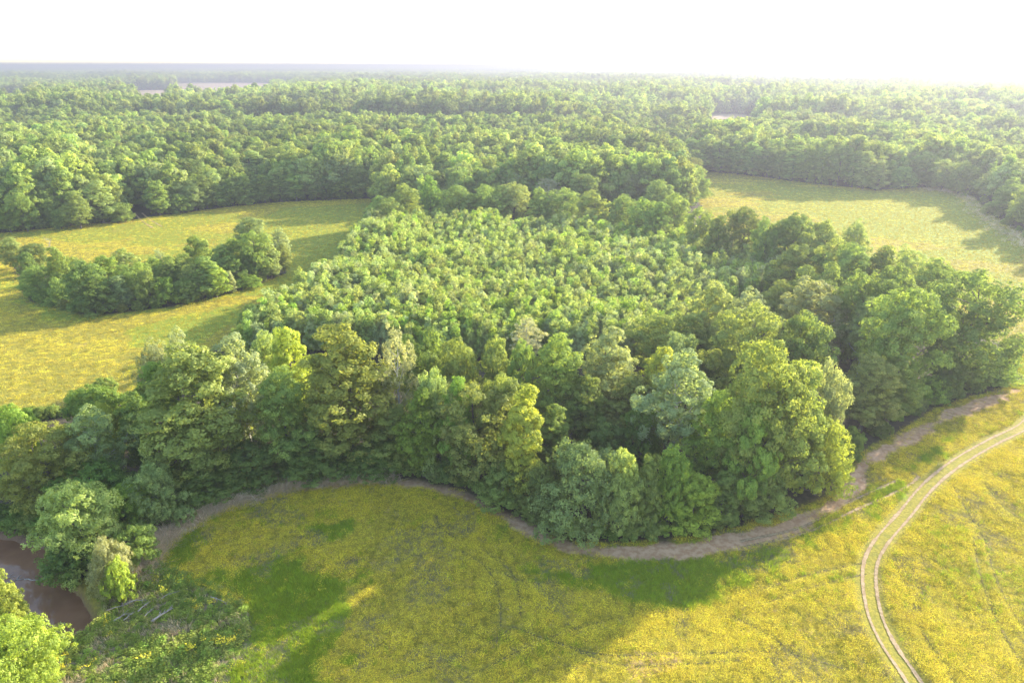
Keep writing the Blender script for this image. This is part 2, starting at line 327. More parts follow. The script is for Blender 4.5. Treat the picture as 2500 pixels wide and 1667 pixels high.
# ------------------------------------------------------------------ plants: crown and trunk meshes
def rdir(r, n):
    v = r.normal(size=(n, 3)); return v/np.linalg.norm(v, axis=1)[:, None]
def leaves(r, pos, nrm, size, tint):
    """one diamond leaf (or small spray) per point"""
    n = len(pos); a = np.cross(nrm, rdir(r, n)); a /= np.linalg.norm(a, axis=1)[:, None] + 1e-9; b = np.cross(nrm, a)
    s = size*r.uniform(.5, 1.5, n)[:, None]
    V = np.stack([pos - a*s*.62, pos + b*s*.42 + nrm*s*.10, pos + a*s*.62, pos - b*s*.42 + nrm*s*.10], 1).reshape(-1, 3)
    return V, np.arange(n*4).reshape(n, 4), np.repeat(tint, 4)
PROFILES = {
    'round': lambda t: np.sqrt(np.clip(1 - (2*t - .95)**2, .05, 1)),
    'oval': lambda t: np.clip(np.sin(np.pi*np.clip(t, .02, 1)**.8), .1, 1)**.7*.98,
    'column': lambda t: np.clip(1.15*(1 - t**3)**.6*(.6 + .4*np.sin(np.pi*t)), .1, 1),
    'cone': lambda t: np.clip((1 - t)**.75*1.0 + .06, .06, 1)*np.clip(.55 + t*3, 0, 1),
    'spire': lambda t: np.clip((1 - t**1.5)**.9, .05, 1)*np.clip(.6 + 2*t, 0, 1),
    'dome': lambda t: np.sqrt(np.clip(1 - t**2.4, .03, 1))}
def make_plant(seed, H, Rr, base=.12, shape='oval', nl=16, clump=.95, leaf=.34, nleaf=20000, lobe=.36, gap=0.0, droop=0.0, limbs=True, bark=None, upright=0.0, trunk_r=None):
    r = np.random.default_rng(seed); prof = PROFILES[shape]; z0 = H*base; hc = H - z0
    # big boughs
    t = (np.arange(nl) + r.uniform(.1, .9, nl))/nl; t = .06 + .80*t**.9; ang = np.arange(nl)*2.399 + r.uniform(0, 6)
    rl = Rr*lobe*r.uniform(.6, 1.25, nl)*(.62 + .38*prof(t))
    rad = np.maximum(Rr*prof(t)*r.uniform(.62, 1.18, nl) - rl*.8, 0)
    lc = np.column_stack([np.cos(ang)*rad, np.sin(ang)*rad, z0 + hc*t]); lc[:, 2] = np.minimum(lc[:, 2], H - rl*.9)
    lc[:, 2] = np.maximum(lc[:, 2], rl*.7)
    top = np.array([[r.normal()*.1*Rr, r.normal()*.1*Rr, H - Rr*lobe*.8]]); lc = np.vstack([lc, top]); rl = np.append(rl, Rr*lobe*.8)
    cp, cd, cs = [], [], []
    for i in range(len(lc)):
        m = max(8, int(5.0*(rl[i]/clump)**2*(1 - gap)))
        d = rdir(r, m); d[:, 2] *= 1.0
        q = lc[i] + d*rl[i]*r.uniform(.68, 1.18, m)[:, None]*np.array((1, 1, .88 + upright))
        keep = np.ones(m, bool)
        for j in range(len(lc)):
            if j != i: keep &= np.linalg.norm((q - lc[j])/np.array((1, 1, .88 + upright)), axis=1) > rl[j]*.80
        keep &= (d[:, 2] > -.35) | (r.random(m) < .35); keep &= q[:, 2] > .25
        if gap: keep &= r.random(m) > gap*.5
        cp.append(q[keep]); cd.append(d[keep]); cs.append(clump*r.uniform(.6, 1.35, keep.sum()))
    cp, cd, cs = map(np.concatenate, (cp, cd, cs))
    w = cs**2; cnt = np.maximum(6, (nleaf*.88*w/w.sum()).astype(int)); own = np.repeat(np.arange(len(cp)), cnt); n = len(own)
    ld = rdir(r, n); out_ = cd[own]
    s = np.where((ld*out_).sum(1) < -.2, -1, 1)[:, None]; ld = ld*s        # leaves sit on the outer side of each spray
    pos = cp[own] + ld*cs[own][:, None]*(r.random(n)**.33)[:, None]*np.array((1, 1, .75 + upright))
    pos[:, 2] -= droop*np.abs(r.normal(size=n))*cs[own]
    nr = ld*.65 + out_*.55 + np.array((0, 0, .30 - .2*upright)) + rdir(r, n)*.55; nr /= np.linalg.norm(nr, axis=1)[:, None]
    tint = np.clip(.5 + r.normal(size=len(cp))*.2, 0, 1)[own] + r.normal(size=n)*.1
    # sparse leaves inside, so the crown is not hollow
    k = int(nleaf*.12); li = r.integers(0, len(lc), k); ip = lc[li] + rdir(r, k)*(rl[li]*r.random(k)**.5*.85)[:, None]
    ok = pos[:, 2] > .1; pos, nr, tint = pos[ok], nr[ok], tint[ok]
    V1, F1, T1 = leaves(r, pos, nr, leaf, np.clip(tint, 0, 1)); V2, F2, T2 = leaves(r, ip, rdir(r, k), leaf*1.5, np.full(k, .4))
    crown = mesh_from('crown', np.vstack([V1, V2]), np.vstack([F1, F2 + len(V1)]), M_leaf, np.concatenate([T1, T2]))
    tb = Tubes(); tr_ = trunk_r or .012*H + .06
    zs = np.linspace(-.3, H*.86, 8); wob = np.cumsum(r.normal(size=(8, 2))*.012*H, 0); wob -= wob[0]; wob *= .8
    tp = np.column_stack([wob, zs]); tb.add(tp, tr_*np.array([1.5, 1.0, .9, .78, .64, .48, .3, .1]), 8)
    if limbs:
        for i in range(len(lc) - 1):
            zb = max(.4, lc[i, 2] - rl[i]*.3 - np.hypot(*lc[i, :2])*r.uniform(.5, .9)); zb = np.clip(zb, .05*H, .8*H)
            a0 = np.array([np.interp(zb, zs, tp[:, 0]), np.interp(zb, zs, tp[:, 1]), zb]); mid = (a0 + lc[i])/2 + rdir(r, 1)[0]*.06*Rr - np.array((0, 0, .05*Rr))
            r0 = tr_*.42*(1 - .5*zb/H); tb.add([a0, (a0*.5 + mid*.5), mid, mid*.4 + lc[i]*.6, lc[i]], np.array([1, .85, .7, .5, .25])*r0, 5)
            for _ in range(3):
                e = lc[i] + rdir(r, 1)[0]*rl[i]*.95; e[2] = max(e[2], .5); tb.add([mid*.4 + lc[i]*.6, (lc[i] + e)/2 + rdir(r, 1)[0]*.1*rl[i], e], np.array([.4, .25, .08])*r0, 4)
    return crown, tb.mesh('trunk', bark or M_bark), H, Rr
def make_snag(seed, H, spread, n=14, leafy=0):
    r = np.random.default_rng(seed); tb = Tubes(); zs = np.linspace(-.2, H, 7); w = np.cumsum(r.normal(size=(7, 2))*.03*H, 0); w -= w[0]; tp = np.column_stack([w, zs])
    tb.add(tp, (.02*H + .03)*np.array([1.2, 1, .8, .6, .45, .3, .08]), 6); ends = []
    for i in range(n):
        z = H*r.uniform(.25, .95); a = np.array([np.interp(z, zs, tp[:, 0]), np.interp(z, zs, tp[:, 1]), z]); d = rdir(r, 1)[0]; d[2] = abs(d[2])*.8 + .25; L = spread*r.uniform(.5, 1)*(1.2 - .6*z/H)
        e = a + d*L; md = (a + e)/2 + rdir(r, 1)[0]*L*.15; tb.add([a, md, e], np.array([.35, .22, .05])*(.02*H + .03), 4)
        for _ in range(3):
            q = md*.4 + e*.6; f = q + (d + rdir(r, 1)[0]*.9)*L*.4; tb.add([q, (q + f)/2 + rdir(r, 1)[0]*L*.05, f], np.array([.14, .1, .03])*(.02*H + .03), 3); ends.append(f)
    ends = np.array(ends); k = max(leafy, 1); own = r.integers(0, len(ends), k); pos = ends[own] + rdir(r, k)*spread*.16*r.random(k)[:, None]
    V, F_, T = leaves(r, pos, rdir(r, k), .2, np.clip(.5 + r.normal(size=k)*.2, 0, 1))
    return mesh_from('crown', V, F_, M_leaf, T), tb.mesh('trunk', M_dead), H, spread

PL = {}
def kind(key, n, seed, **kw): PL[key] = [make_plant(seed*100 + i, **kw) for i in range(n)]
kind('round', 4, 1, H=24, Rr=8.2, base=.10, shape='round', nl=24, lobe=.34, clump=.82, leaf=.27, nleaf=40000)
kind('oval', 4, 2, H=26, Rr=6.4, base=.07, shape='oval', nl=24, lobe=.40, clump=.78, leaf=.26, nleaf=38000)
kind('column', 3, 3, H=22, Rr=3.6, base=.03, shape='column', nl=18, lobe=.52, clump=.66, leaf=.25, nleaf=22000)
kind('poplar', 3, 4, H=26, Rr=6.0, base=.22, shape='oval', nl=24, lobe=.34, clump=.66, leaf=.24, nleaf=25000, gap=.35, upright=.35, bark=M_pale)
kind('dome', 4, 5, H=14, Rr=6.0, base=.02, shape='dome', nl=20, lobe=.38, clump=.62, leaf=.22, nleaf=30000)
kind('willow', 3, 6, H=13, Rr=5.6, base=.03, shape='dome', nl=26, lobe=.30, clump=.48, leaf=.185, nleaf=34000, droop=.5)
kind('cone', 3, 7, H=14, Rr=3.8, base=.01, shape='cone', nl=26, lobe=.42, clump=.5, leaf=.21, nleaf=20000)
kind('sparse', 3, 8, H=22, Rr=5.0, base=.22, shape='oval', nl=20, lobe=.34, clump=.6, leaf=.21, nleaf=10000, gap=.45, upright=.3, bark=M_pale)
kind('bush', 4, 9, H=6, Rr=3.6, base=.01, shape='dome', nl=12, lobe=.42, clump=.5, leaf=.20, nleaf=10000)
kind('lump', 3, 10, H=20, Rr=7.0, base=.06, shape='round', nl=13, lobe=.42, clump=.95, leaf=.28, nleaf=30000)
PL['snag'] = [make_snag(5, 7, 2.6), make_snag(8, 7, 2.2, 16, 260)]
kind('young', 6, 12, H=11.0, Rr=2.3, base=.08, shape='spire', nl=20, lobe=.36, clump=.4, leaf=.19, nleaf=5200, limbs=False, upright=.35, trunk_r=.08)
kind('young_wide', 4, 13, H=9.5, Rr=2.8, base=.08, shape='spire', nl=20, lobe=.34, clump=.42, leaf=.19, nleaf=5600, upright=.2, limbs=False, trunk_r=.08)
kind('corner', 1, 17, H=13, Rr=6.0, base=.05, shape='round', nl=26, lobe=.34, clump=.55, leaf=.17, nleaf=45000)
kind('far', 6, 14, H=22, Rr=6.0, base=.10, shape='oval', nl=15, lobe=.40, clump=1.15, leaf=.48, nleaf=8000, limbs=False)
kind('far_round', 5, 15, H=21, Rr=7.2, base=.08, shape='round', nl=16, lobe=.38, clump=1.2, leaf=.50, nleaf=9000, limbs=False)
kind('far_column', 3, 16, H=22, Rr=3.6, base=.06, shape='column', nl=12, lobe=.52, clump=1.0, leaf=.45, nleaf=4500, limbs=False, upright=.3)

COL = dict(mid=(.084, .124, .022), dark=(.058, .092, .017), deep=(.054, .098, .014), olive=(.100, .126, .026), gold=(.112, .134, .025), bright=(.088, .146, .017),
           yellow=(.138, .178, .020), lime=(.112, .168, .018), silver=(.132, .164, .066), blue=(.092, .134, .046), tan=(.140, .160, .058), pink=(.170, .170, .085), grey=(.092, .124, .036), fresh=(.102, .146, .025), pale=(.126, .164, .042))
COL = {k: tuple((.78*np.array(c_) + .22*np.array((.098, .142, .026)))*np.array((1.27, 1.15, 1.5))) for k, c_ in COL.items()}
_count = {}
def plant_thing(name, shape, p, H, Rr, color, label, cat, group=None, spin=None, which=None, split=True):
    v = PL[shape]; i = _count.get(shape, 0) if which is None else which; _count[shape] = i + 1
    crown, trunk, h0, r0 = v[i % len(v)]; z = h1(p)
    root = bpy.data.objects.new(name, None); C.link(root); root.empty_display_size = .5
    root.location = (p[0], p[1], z - .05); root.scale = (Rr/r0, Rr/r0, H/h0); root.rotation_euler = (0, 0, rng.uniform(0, 6.28) if spin is None else spin)
    a = link('crown', crown, root); a.color = (*color, 1); link('trunk', trunk, root)
    return tag(root, label, cat, group)
def jit(c, s=.10):
    c = np.array(COL[c] if isinstance(c, str) else c); return tuple(c*(1 + rng.normal()*s + rng.normal(size=3)*np.array((.035, .015, .05))))
def top_height(x, ytop, Y):
    lo, hi = .5, 60.0
    for _ in range(32):
        md = (lo + hi)/2; hi, lo = (md, lo) if at(x, ytop, md)[1] < Y else (hi, md)
    return md
def tree(x, ytop, w, shape, color, label, base=None, h=None, name='tree', cat='tree', group=None):
    """top at print (x, ytop); foliage meets the ground at print row 'base', or the tree is h metres tall when its foot is hidden"""
    if base is not None:
        Y = at(x, base)[1]; H = top_height(x, ytop, Y); Rr = w*1.063/2*depth((0, Y), H*.6)/FPX
        Y += Rr*.55; H = max(top_height(x, ytop, Y), 1.5); p = np.array((at(x, ytop, H)[0], Y))
    else:
        H = h; p = at(x, ytop, h); Rr = w*1.063/2*depth(p, H*.6)/FPX
    return plant_thing(name, shape, p, H, Rr, jit(color, .05), label, cat, group)

# ------------------------------------------------------------------ trees of the grove that stand alone in the picture
FRONT_TREES = [
 # x, top, width, shape, colour, foot row (or None), height (or None), label
 (20, 928, 100, 'round', 'bright', None, 15, 'sunlit green tree at the left edge on the far creek bank'),
 (70, 972, 185, 'round', 'gold', 1205, None, 'broad olive-gold round tree at the left edge above the creek'),
 (200, 936, 140, 'poplar', 'blue', 1165, None, 'pale blue-green poplar with visible stem beside the olive-gold round tree'),
 (205, 885, 150, 'dome', 'deep', None, 13, 'dark green bushy tree behind the pale blue-green poplar'),
 (225, 922, 70, 'dome', 'yellow', None, 12, 'small yellow-green tree peeking out right behind the blue-green poplar'),
 (350, 826, 120, 'oval', 'bright', None, 19, 'bright green tree behind the left shoulder of the big grey-olive tree'),
 (300, 900, 90, 'oval', 'dark', None, 17, 'dark narrow tree left of the big grey-olive tree'),
 (418, 800, 270, 'oval', 'olive', 1150, None, 'big grey-olive tree at left of the front belt, sun on its top'),
 (402, 757, 90, 'poplar', 'silver', None, 24, 'silvery tree top poking up behind the big grey-olive tree'),
 (345, 785, 95, 'poplar', 'silver', None, 21, 'silvery tree at the left field side behind the big grey-olive tree'),
 (532, 772, 150, 'poplar', 'silver', 1085, None, 'tall silvery poplar with pale stem right of the big grey-olive tree'),
 (640, 846, 130, 'oval', 'mid', 1100, None, 'plain green tree between the silvery poplar and the gold-olive oak'),
 (190, 1070, 210, 'dome', 'deep', 1222, None, 'low broad saturated green tree beneath the blue-green poplar'),
 (155, 1108, 180, 'willow', 'pale', 1320, None, 'pale sunlit willow on the creek bank'),
 (285, 1112, 100, 'dome', 'lime', 1238, None, 'vivid green bush-like tree right of the pale creek willow'),
 (338, 1062, 125, 'willow', 'grey', 1222, None, 'feathery dull green tree where the mown edge starts at left'),
 (460, 1062, 140, 'dome', 'dark', 1164, None, 'dark low tree in front of the big grey-olive tree'),
 (570, 1020, 150, 'dome', 'dark', 1132, None, 'dark low tree at the foot of the silvery poplar'),
 (235, 1228, 85, 'willow', 'tan', 1375, None, 'thin tan-leaved willow leaning over the muddy creek'),
 (262, 1285, 62, 'bush', 'yellow', 1392, None, 'yellow-green small tree hanging over the tip of the creek'),
 (140, 1248, 120, 'bush', 'deep', 1345, None, 'dark green bush overhanging the muddy water'),
 (300, 1205, 90, 'willow', 'mid', 1315, None, 'feathery mid green small tree beside the dry reed strip'),
 (8, 1425, 165, 'corner', 'lime', None, 13, 'bright lime green tree in the bottom left corner'),
 (-32, 1265, 80, 'oval', 'yellow', None, 14, 'yellow-green tree cut off by the left edge above the water'),
 (783, 750, 240, 'oval', 'gold', 1100, None, 'largest gold-olive oak of the front belt, left of the pinkish tree'),
 (905, 748, 85, 'sparse', 'pink', 1050, None, 'thin pinkish tree just coming into leaf beside the gold-olive oak'),
 (655, 752, 115, 'oval', 'yellow', None, 22, 'yellow-green tree behind the left flank of the gold-olive oak'),
 (600, 760, 80, 'round', 'pale', None, 20, 'pale small round tree right behind the silvery poplar'),
 (970, 755, 120, 'round', 'dark', None, 22, 'dark round tree behind the pinkish tree'),
 (1052, 777, 95, 'round', 'fresh', None, 22, 'fresh green ball-shaped tree, second behind the pinkish tree'),
 (1140, 772, 75, 'oval', 'olive', None, 22, 'olive narrow tree left of the sunlit tall green one'),
 (995, 842, 90, 'willow', 'pale', None, 21, 'pale feathery crown rising behind the vivid green flank tree'),
 (962, 893, 100, 'oval', 'bright', 1112, None, 'vivid green tree at the crest of the curved dirt edge'),
 (1048, 862, 80, 'oval', 'bright', None, 21, 'vivid green crown just left of the lobed fresh green tree'),
 (1085, 875, 200, 'round', 'olive', 1142, None, 'dense olive-green round tree left of the yellow-green column'),
 (900, 930, 120, 'oval', 'mid', 1092, None, 'low green tree in front of the thin pinkish one'),
 (860, 1010, 130, 'dome', 'dark', 1100, None, 'dark low tree at the foot of the gold-olive oak, right side'),
 (715, 1000, 140, 'dome', 'dark', 1112, None, 'dark low tree at the foot of the gold-olive oak, left side'),
 (1152, 852, 120, 'lump', 'fresh', None, 21, 'lobed fresh green tree behind the yellow-green column'),
 (1200, 886, 92, 'column', 'yellow', 1168, None, 'glowing yellow-green column-shaped tree in the middle of the front belt'),
 (1246, 1062, 95, 'dome', 'dark', 1212, None, 'low dark tree between the yellow-green column and the grey-green willow dome'),
 (1155, 1062, 110, 'dome', 'mid', 1172, None, 'low green tree at the foot of the yellow-green column'),
 (1273, 930, 70, 'column', 'mid', None, 14, 'slim green tree in the dark gap right of the yellow-green column'),
 (1284, 770, 130, 'oval', 'fresh', None, 23, 'tall sunlit green tree right behind the yellow-green column'),
 (1196, 780, 75, 'round', 'mid', None, 22, 'round mid green tree between the olive narrow one and the tall sunlit one'),
 (1400, 757, 135, 'oval', 'tan', None, 22, 'big tan-green tree in the centre of the grove'),
 (1212, 733, 85, 'sparse', 'pink', None, 13, 'pinkish young-leaved tree standing in the young wood'),
 (1540, 724, 165, 'round', 'fresh', None, 17, 'wide green dome at the right corner of the young wood'),
 (1520, 794, 100, 'oval', 'yellow', None, 21, 'yellow-green crown behind the big silvery tree, left side'),
 (1565, 764, 85, 'lump', 'blue', None, 19, 'blue-green knobbly crown directly behind the big silvery tree'),
 (1575, 812, 175, 'poplar', 'silver', None, 24, 'big silvery tree with wide crown right of the centre'),
 (1450, 862, 110, 'oval', 'olive', None, 16, 'olive tree left of the big silvery tree'),
 (1350, 862, 100, 'oval', 'mid', None, 16, 'mid green tree in front of the tall sunlit one'),
 (1480, 930, 90, 'dome', 'deep', None, 13, 'dark deep-green tree below the olive tree'),
 (1390, 968, 90, 'bush', 'mid', None, 9, 'rounded bush-like tree in the dark hollow behind the front dome'),
 (1655, 892, 120, 'oval', 'bright', None, 20, 'green tree below the right shoulder of the big silvery tree'),
 (1345, 1008, 215, 'willow', 'grey', 1244, None, 'wide grey-green willow dome at the bulge of the dirt edge'),
 (1432, 1034, 95, 'dome', 'pale', 1248, None, 'sun-tipped tree on the right of the grey-green willow dome'),
 (1495, 1044, 85, 'cone', 'mid', 1242, None, 'pointed green tree, third along the bulge of the dirt edge'),
 (1555, 1026, 95, 'dome', 'bright', 1225, None, 'emerald green tree behind the bulge of the dirt edge'),
 (1602, 1088, 115, 'dome', 'lime', 1236, None, 'low bright green tree left of the small dark pointed one'),
 (1668, 1082, 80, 'cone', 'dark', 1224, None, 'small dark pointed tree at the right end of the front bulge'),
 (1783, 786, 215, 'round', 'fresh', 1192, None, 'massive green dome tree at the right corner of the grove'),
 (1845, 832, 155, 'oval', 'gold', 1165, None, 'olive-gold tree on the front of the massive corner dome'),
 (1908, 824, 110, 'willow', 'silver', 1105, None, 'pale silver-lit feathery tree on the right of the corner dome'),
 (1745, 930, 115, 'lump', 'bright', None, 21, 'bright green knobbly crown in front of the massive corner dome'),
 (1905, 962, 115, 'dome', 'yellow', 1158, None, 'yellow-green low tree at the right corner of the grove'),
 (1760, 1050, 130, 'dome', 'mid', 1200, None, 'dark green low tree at the foot of the corner dome'),
 (1740, 698, 165, 'round', 'olive', None, 25, 'olive round tree behind the massive corner dome'),
 (1868, 720, 135, 'lump', 'mid', None, 23, 'knobbly green tree behind the silver-lit feathery one'),
 (1880, 640, 150, 'poplar', 'tan', None, 23, 'pale tan-green tall tree in the middle of the right belt'),
 (1725, 664, 105, 'poplar', 'silver', None, 20, 'small silvery crown left of the pale tan-green tall tree'),
 (1640, 648, 105, 'oval', 'pale', None, 23, 'yellow-lit tall tree at the right edge of the young wood'),
 (1800, 641, 75, 'round', 'gold', None, 17, 'small golden crown beside the pale tan-green tall tree'),
 (2000, 624, 135, 'round', 'mid', None, 25, 'dark-sided round tree behind the big pale-lit right tree'),
 (2060, 610, 115, 'lump', 'dark', None, 25, 'dark knobbly crown left of the huge right-end tree'),
 (2098, 664, 195, 'round', 'fresh', 962, None, 'big sun-topped round tree, second from the right end of the belt'),
 (2013, 815, 125, 'oval', 'olive', 1008, None, 'olive egg-shaped tree along the right dirt edge'),
 (2072, 822, 95, 'oval', 'mid', 990, None, 'green tree right of the olive egg-shaped one'),
 (2154, 862, 80, 'bush', 'bright', 934, None, 'small bright green tree at the foot of the sun-topped round tree'),
 (2258, 614, 235, 'round', 'dark', 915, None, 'huge dark tree at the right end of the grove'),
 (2190, 812, 90, 'dome', 'dark', 930, None, 'dark low tree left of the huge right-end tree'),
 (2290, 800, 120, 'dome', 'mid', 893, None, 'low green tree tucked under the huge right-end tree'),
 (1965, 984, 50, 'bush', 'deep', 1065, None, 'small dark bush at the inner bend of the right dirt edge'),
 (2006, 686, 90, 'poplar', 'pale', None, 21, 'pale crown left of the sun-topped round tree'),
 (2100, 567, 95, 'poplar', 'pale', None, 23, 'pale rounded crown at the back of the right belt beside the right field'),
 (2160, 592, 120, 'round', 'fresh', None, 23, 'green round crown next to the huge right-end tree at the back'),
 (2032, 562, 85, 'oval', 'mid', None, 23, 'green crown at the back of the right belt, left of the pale rounded one'),
 (1950, 558, 135, 'lump', 'mid', None, 24, 'broad knobbly crown at the back of the right belt'),
 (1690, 760, 100, 'dome', 'mid', None, 12, 'low green tree in the dark gap left of the corner dome'),
 (1610, 760, 110, 'dome', 'dark', None, 12, 'low dark tree right of the wide green dome'),
 (1830, 560, 110, 'oval', 'dark', None, 22, 'dark tree at the right rim of the young wood'),
 (1895, 600, 110, 'round', 'mid', None, 22, 'mid green tree at the right rim of the young wood, behind the tan-green one'),
]
for x, yt, w, sh, co, ba, h_, lab in FRONT_TREES:
    w *= 1.12 if w < 190 else 1.04
    if lab.endswith('bush') or ' bush ' in lab and 'bush-like' not in lab: tree(x, yt, w, sh, co, lab, ba, h_, 'shrub', 'shrub')
    else: tree(x, yt, w, sh, co, lab, ba, h_, group='trees of the grove belts')

ORD = ['first', 'second', 'third', 'fourth', 'fifth', 'sixth', 'seventh', 'eighth', 'ninth', 'tenth', 'eleventh', 'twelfth', 'thirteenth', 'fourteenth', 'fifteenth', 'sixteenth', 'seventeenth', 'eighteenth', 'nineteenth', 'twentieth']
ORD += ['twenty-' + o for o in ORD[:9]] + ['thirtieth'] + ['thirty-' + o for o in ORD[:9]] + ['fortieth'] + ['forty-' + o for o in ORD[:9]]
NAMEOF = dict(mid='green', dark='dark green', deep='deep green', olive='olive', gold='golden olive', bright='bright green', yellow='yellow-green', lime='lime green', silver='silvery', blue='blue-green', tan='tan', pink='pinkish', grey='grey-green', fresh='fresh green', pale='pale green')
SHAPEOF = dict(round='round', oval='egg-shaped', column='slim', poplar='airy', dome='low dome-shaped', willow='feathery', cone='pointed', sparse='thin-leaved', bush='bushy', lump='knobbly')
def row(lst, phrase, group):
    for i, (x, yt, w, sh, co, ba, h_) in enumerate(sorted(lst, key=lambda a: a[0])):
        tree(x, yt, w, sh, co, '%s %s tree, %s from left %s' % (NAMEOF[co], SHAPEOF[sh], ORD[i], phrase), ba, h_, group=group)
# the wooded island in the left field
row([(16, 546, 62, 'oval', 'pale', 622, None), (70, 560, 62, 'round', 'mid', None, 10), (54, 580, 45, 'dome', 'dark', 640, None), (122, 566, 62, 'oval', 'fresh', 690, None), (73, 612, 75, 'dome', 'mid', 690, None),
     (185, 600, 100, 'dome', 'dark', 722, None), (231, 588, 70, 'round', 'bright', None, 12), (280, 573, 65, 'poplar', 'pale', None, 12), (304, 602, 80, 'round', 'fresh', 700, None), (268, 634, 65, 'cone', 'blue', 714, None),
     (362, 573, 38, 'sparse', 'silver', None, 11), (416, 582, 65, 'round', 'mid', None, 12), (450, 542, 72, 'lump', 'mid', None, 15), (468, 588, 85, 'oval', 'fresh', 690, None), (530, 549, 72, 'oval', 'lime', None, 15),
     (577, 527, 88, 'round', 'fresh', 652, None), (570, 500, 80, 'round', 'grey', None, 17), (640, 525, 52, 'poplar', 'silver', None, 15), (645, 560, 44, 'oval', 'olive', 632, None), (374, 640, 56, 'bush', 'lime', 706, None),
     (425, 640, 66, 'dome', 'mid', 700, None), (486, 612, 66, 'lump', 'lime', 690, None), (562, 632, 66, 'bush', 'bright', 668, None), (524, 622, 34, 'cone', 'tan', 676, None), (215, 650, 95, 'willow', 'dark', 727, None),
     (330, 618, 66, 'dome', 'mid', 710, None), (130, 640, 60, 'bush', 'mid', 706, None), (612, 560, 66, 'oval', 'pale', 645, None), (388, 590, 70, 'round', 'mid', None, 12), (345, 592, 60, 'dome', 'fresh', None, 11), (505, 562, 70, 'round', 'mid', None, 14), (442, 602, 70, 'dome', 'olive', None, 12), (160, 590, 66, 'round', 'fresh', None, 11), (526, 585, 72, 'round', 'mid', 664, None)], 'in the wooded field island', 'trees of the wooded island')
# small trees on the left flank of the grove
row([(620, 668, 42, 'bush', 'fresh', None, 7), (578, 698, 66, 'dome', 'mid', None, 9), (650, 700, 60, 'round', 'olive', None, 9), (700, 650, 44, 'bush', 'mid', None, 6), (738, 606, 58, 'dome', 'mid', None, 9),
     (770, 598, 46, 'bush', 'dark', None, 8), (815, 552, 55, 'dome', 'deep', None, 9), (805, 570, 50, 'bush', 'fresh', None, 8), (850, 520, 55, 'round', 'mid', None, 11), (838, 498, 50, 'dome', 'mid', None, 10), (868, 480, 66, 'oval', 'pale', None, 13), (715, 690, 60, 'bush', 'pale', None, 7), (868, 450, 56, 'oval', 'mid', None, 15), (858, 468, 50, 'round', 'fresh', None, 12), (848, 488, 46, 'dome', 'dark', None, 9), (826, 530, 46, 'bush', 'mid', None, 7), (792, 590, 44, 'bush', 'mid', None, 7)],
    'left of the young wood', 'small trees on the left flank')
# belt of round trees behind the young wood
row([(890, 452, 70, 'round', 'mid', None, 17), (928, 422, 78, 'oval', 'fresh', None, 20), (988, 402, 52, 'oval', 'bright', None, 22), (1050, 425, 95, 'round', 'mid', None, 20), (1125, 422, 95, 'round', 'fresh', None, 20), (1180, 418, 85, 'round', 'pale', None, 20), (1242, 430, 64, 'oval', 'fresh', None, 20),
     (1295, 430, 95, 'round', 'fresh', None, 20), (1365, 440, 105, 'lump', 'olive', None, 20), (1432, 447, 76, 'round', 'mid', None, 20), (1490, 456, 105, 'round', 'mid', None, 21), (1555, 444, 85, 'round', 'fresh', None, 22), (1610, 472, 76, 'round', 'mid', None, 22),
     (1655, 492, 70, 'oval', 'mid', None, 22), (1714, 476, 105, 'round', 'dark', None, 23), (1770, 498, 80, 'round', 'mid', None, 23), (1829, 490, 112, 'round', 'dark', None, 24), (1897, 508, 105, 'lump', 'mid', None, 24), (1972, 508, 84, 'poplar', 'pale', None, 23), (1935, 545, 120, 'round', 'olive', None, 24)],
    'in the round belt behind the young wood', 'belt of round trees behind the young wood')
row([(1010, 372, 70, 'round', 'dark', None, 20), (1085, 385, 80, 'round', 'fresh', None, 20), (1130, 362, 70, 'oval', 'mid', None, 20), (1178, 392, 80, 'sparse', 'tan', None, 20), (1240, 378, 80, 'oval', 'tan', None, 21), (1300, 364, 80, 'round', 'dark', None, 21), (1345, 398, 90, 'lump', 'mid', None, 21), (1400, 378, 100, 'lump', 'olive', None, 21),
     (1440, 368, 70, 'round', 'mid', None, 21), (1475, 392, 80, 'round', 'grey', None, 20), (1505, 372, 80, 'round', 'dark', None, 21), (1545, 358, 70, 'round', 'mid', None, 22), (1580, 380, 70, 'round', 'olive', None, 21), (1520, 412, 80, 'round', 'mid', None, 20), (1260, 408, 80, 'sparse', 'pink', None, 19), (1588, 376, 76, 'round', 'mid', 452, None), (1606, 404, 66, 'round', 'fresh', 470, None), (1592, 360, 60, 'round', 'olive', 425, None), (1575, 420, 80, 'round', 'mid', 480, None), (1600, 345, 60, 'oval', 'mid', 404, None), (1560, 395, 80, 'lump', 'dark', 462, None)],
    'in the second belt behind the young wood', 'second belt behind the young wood')
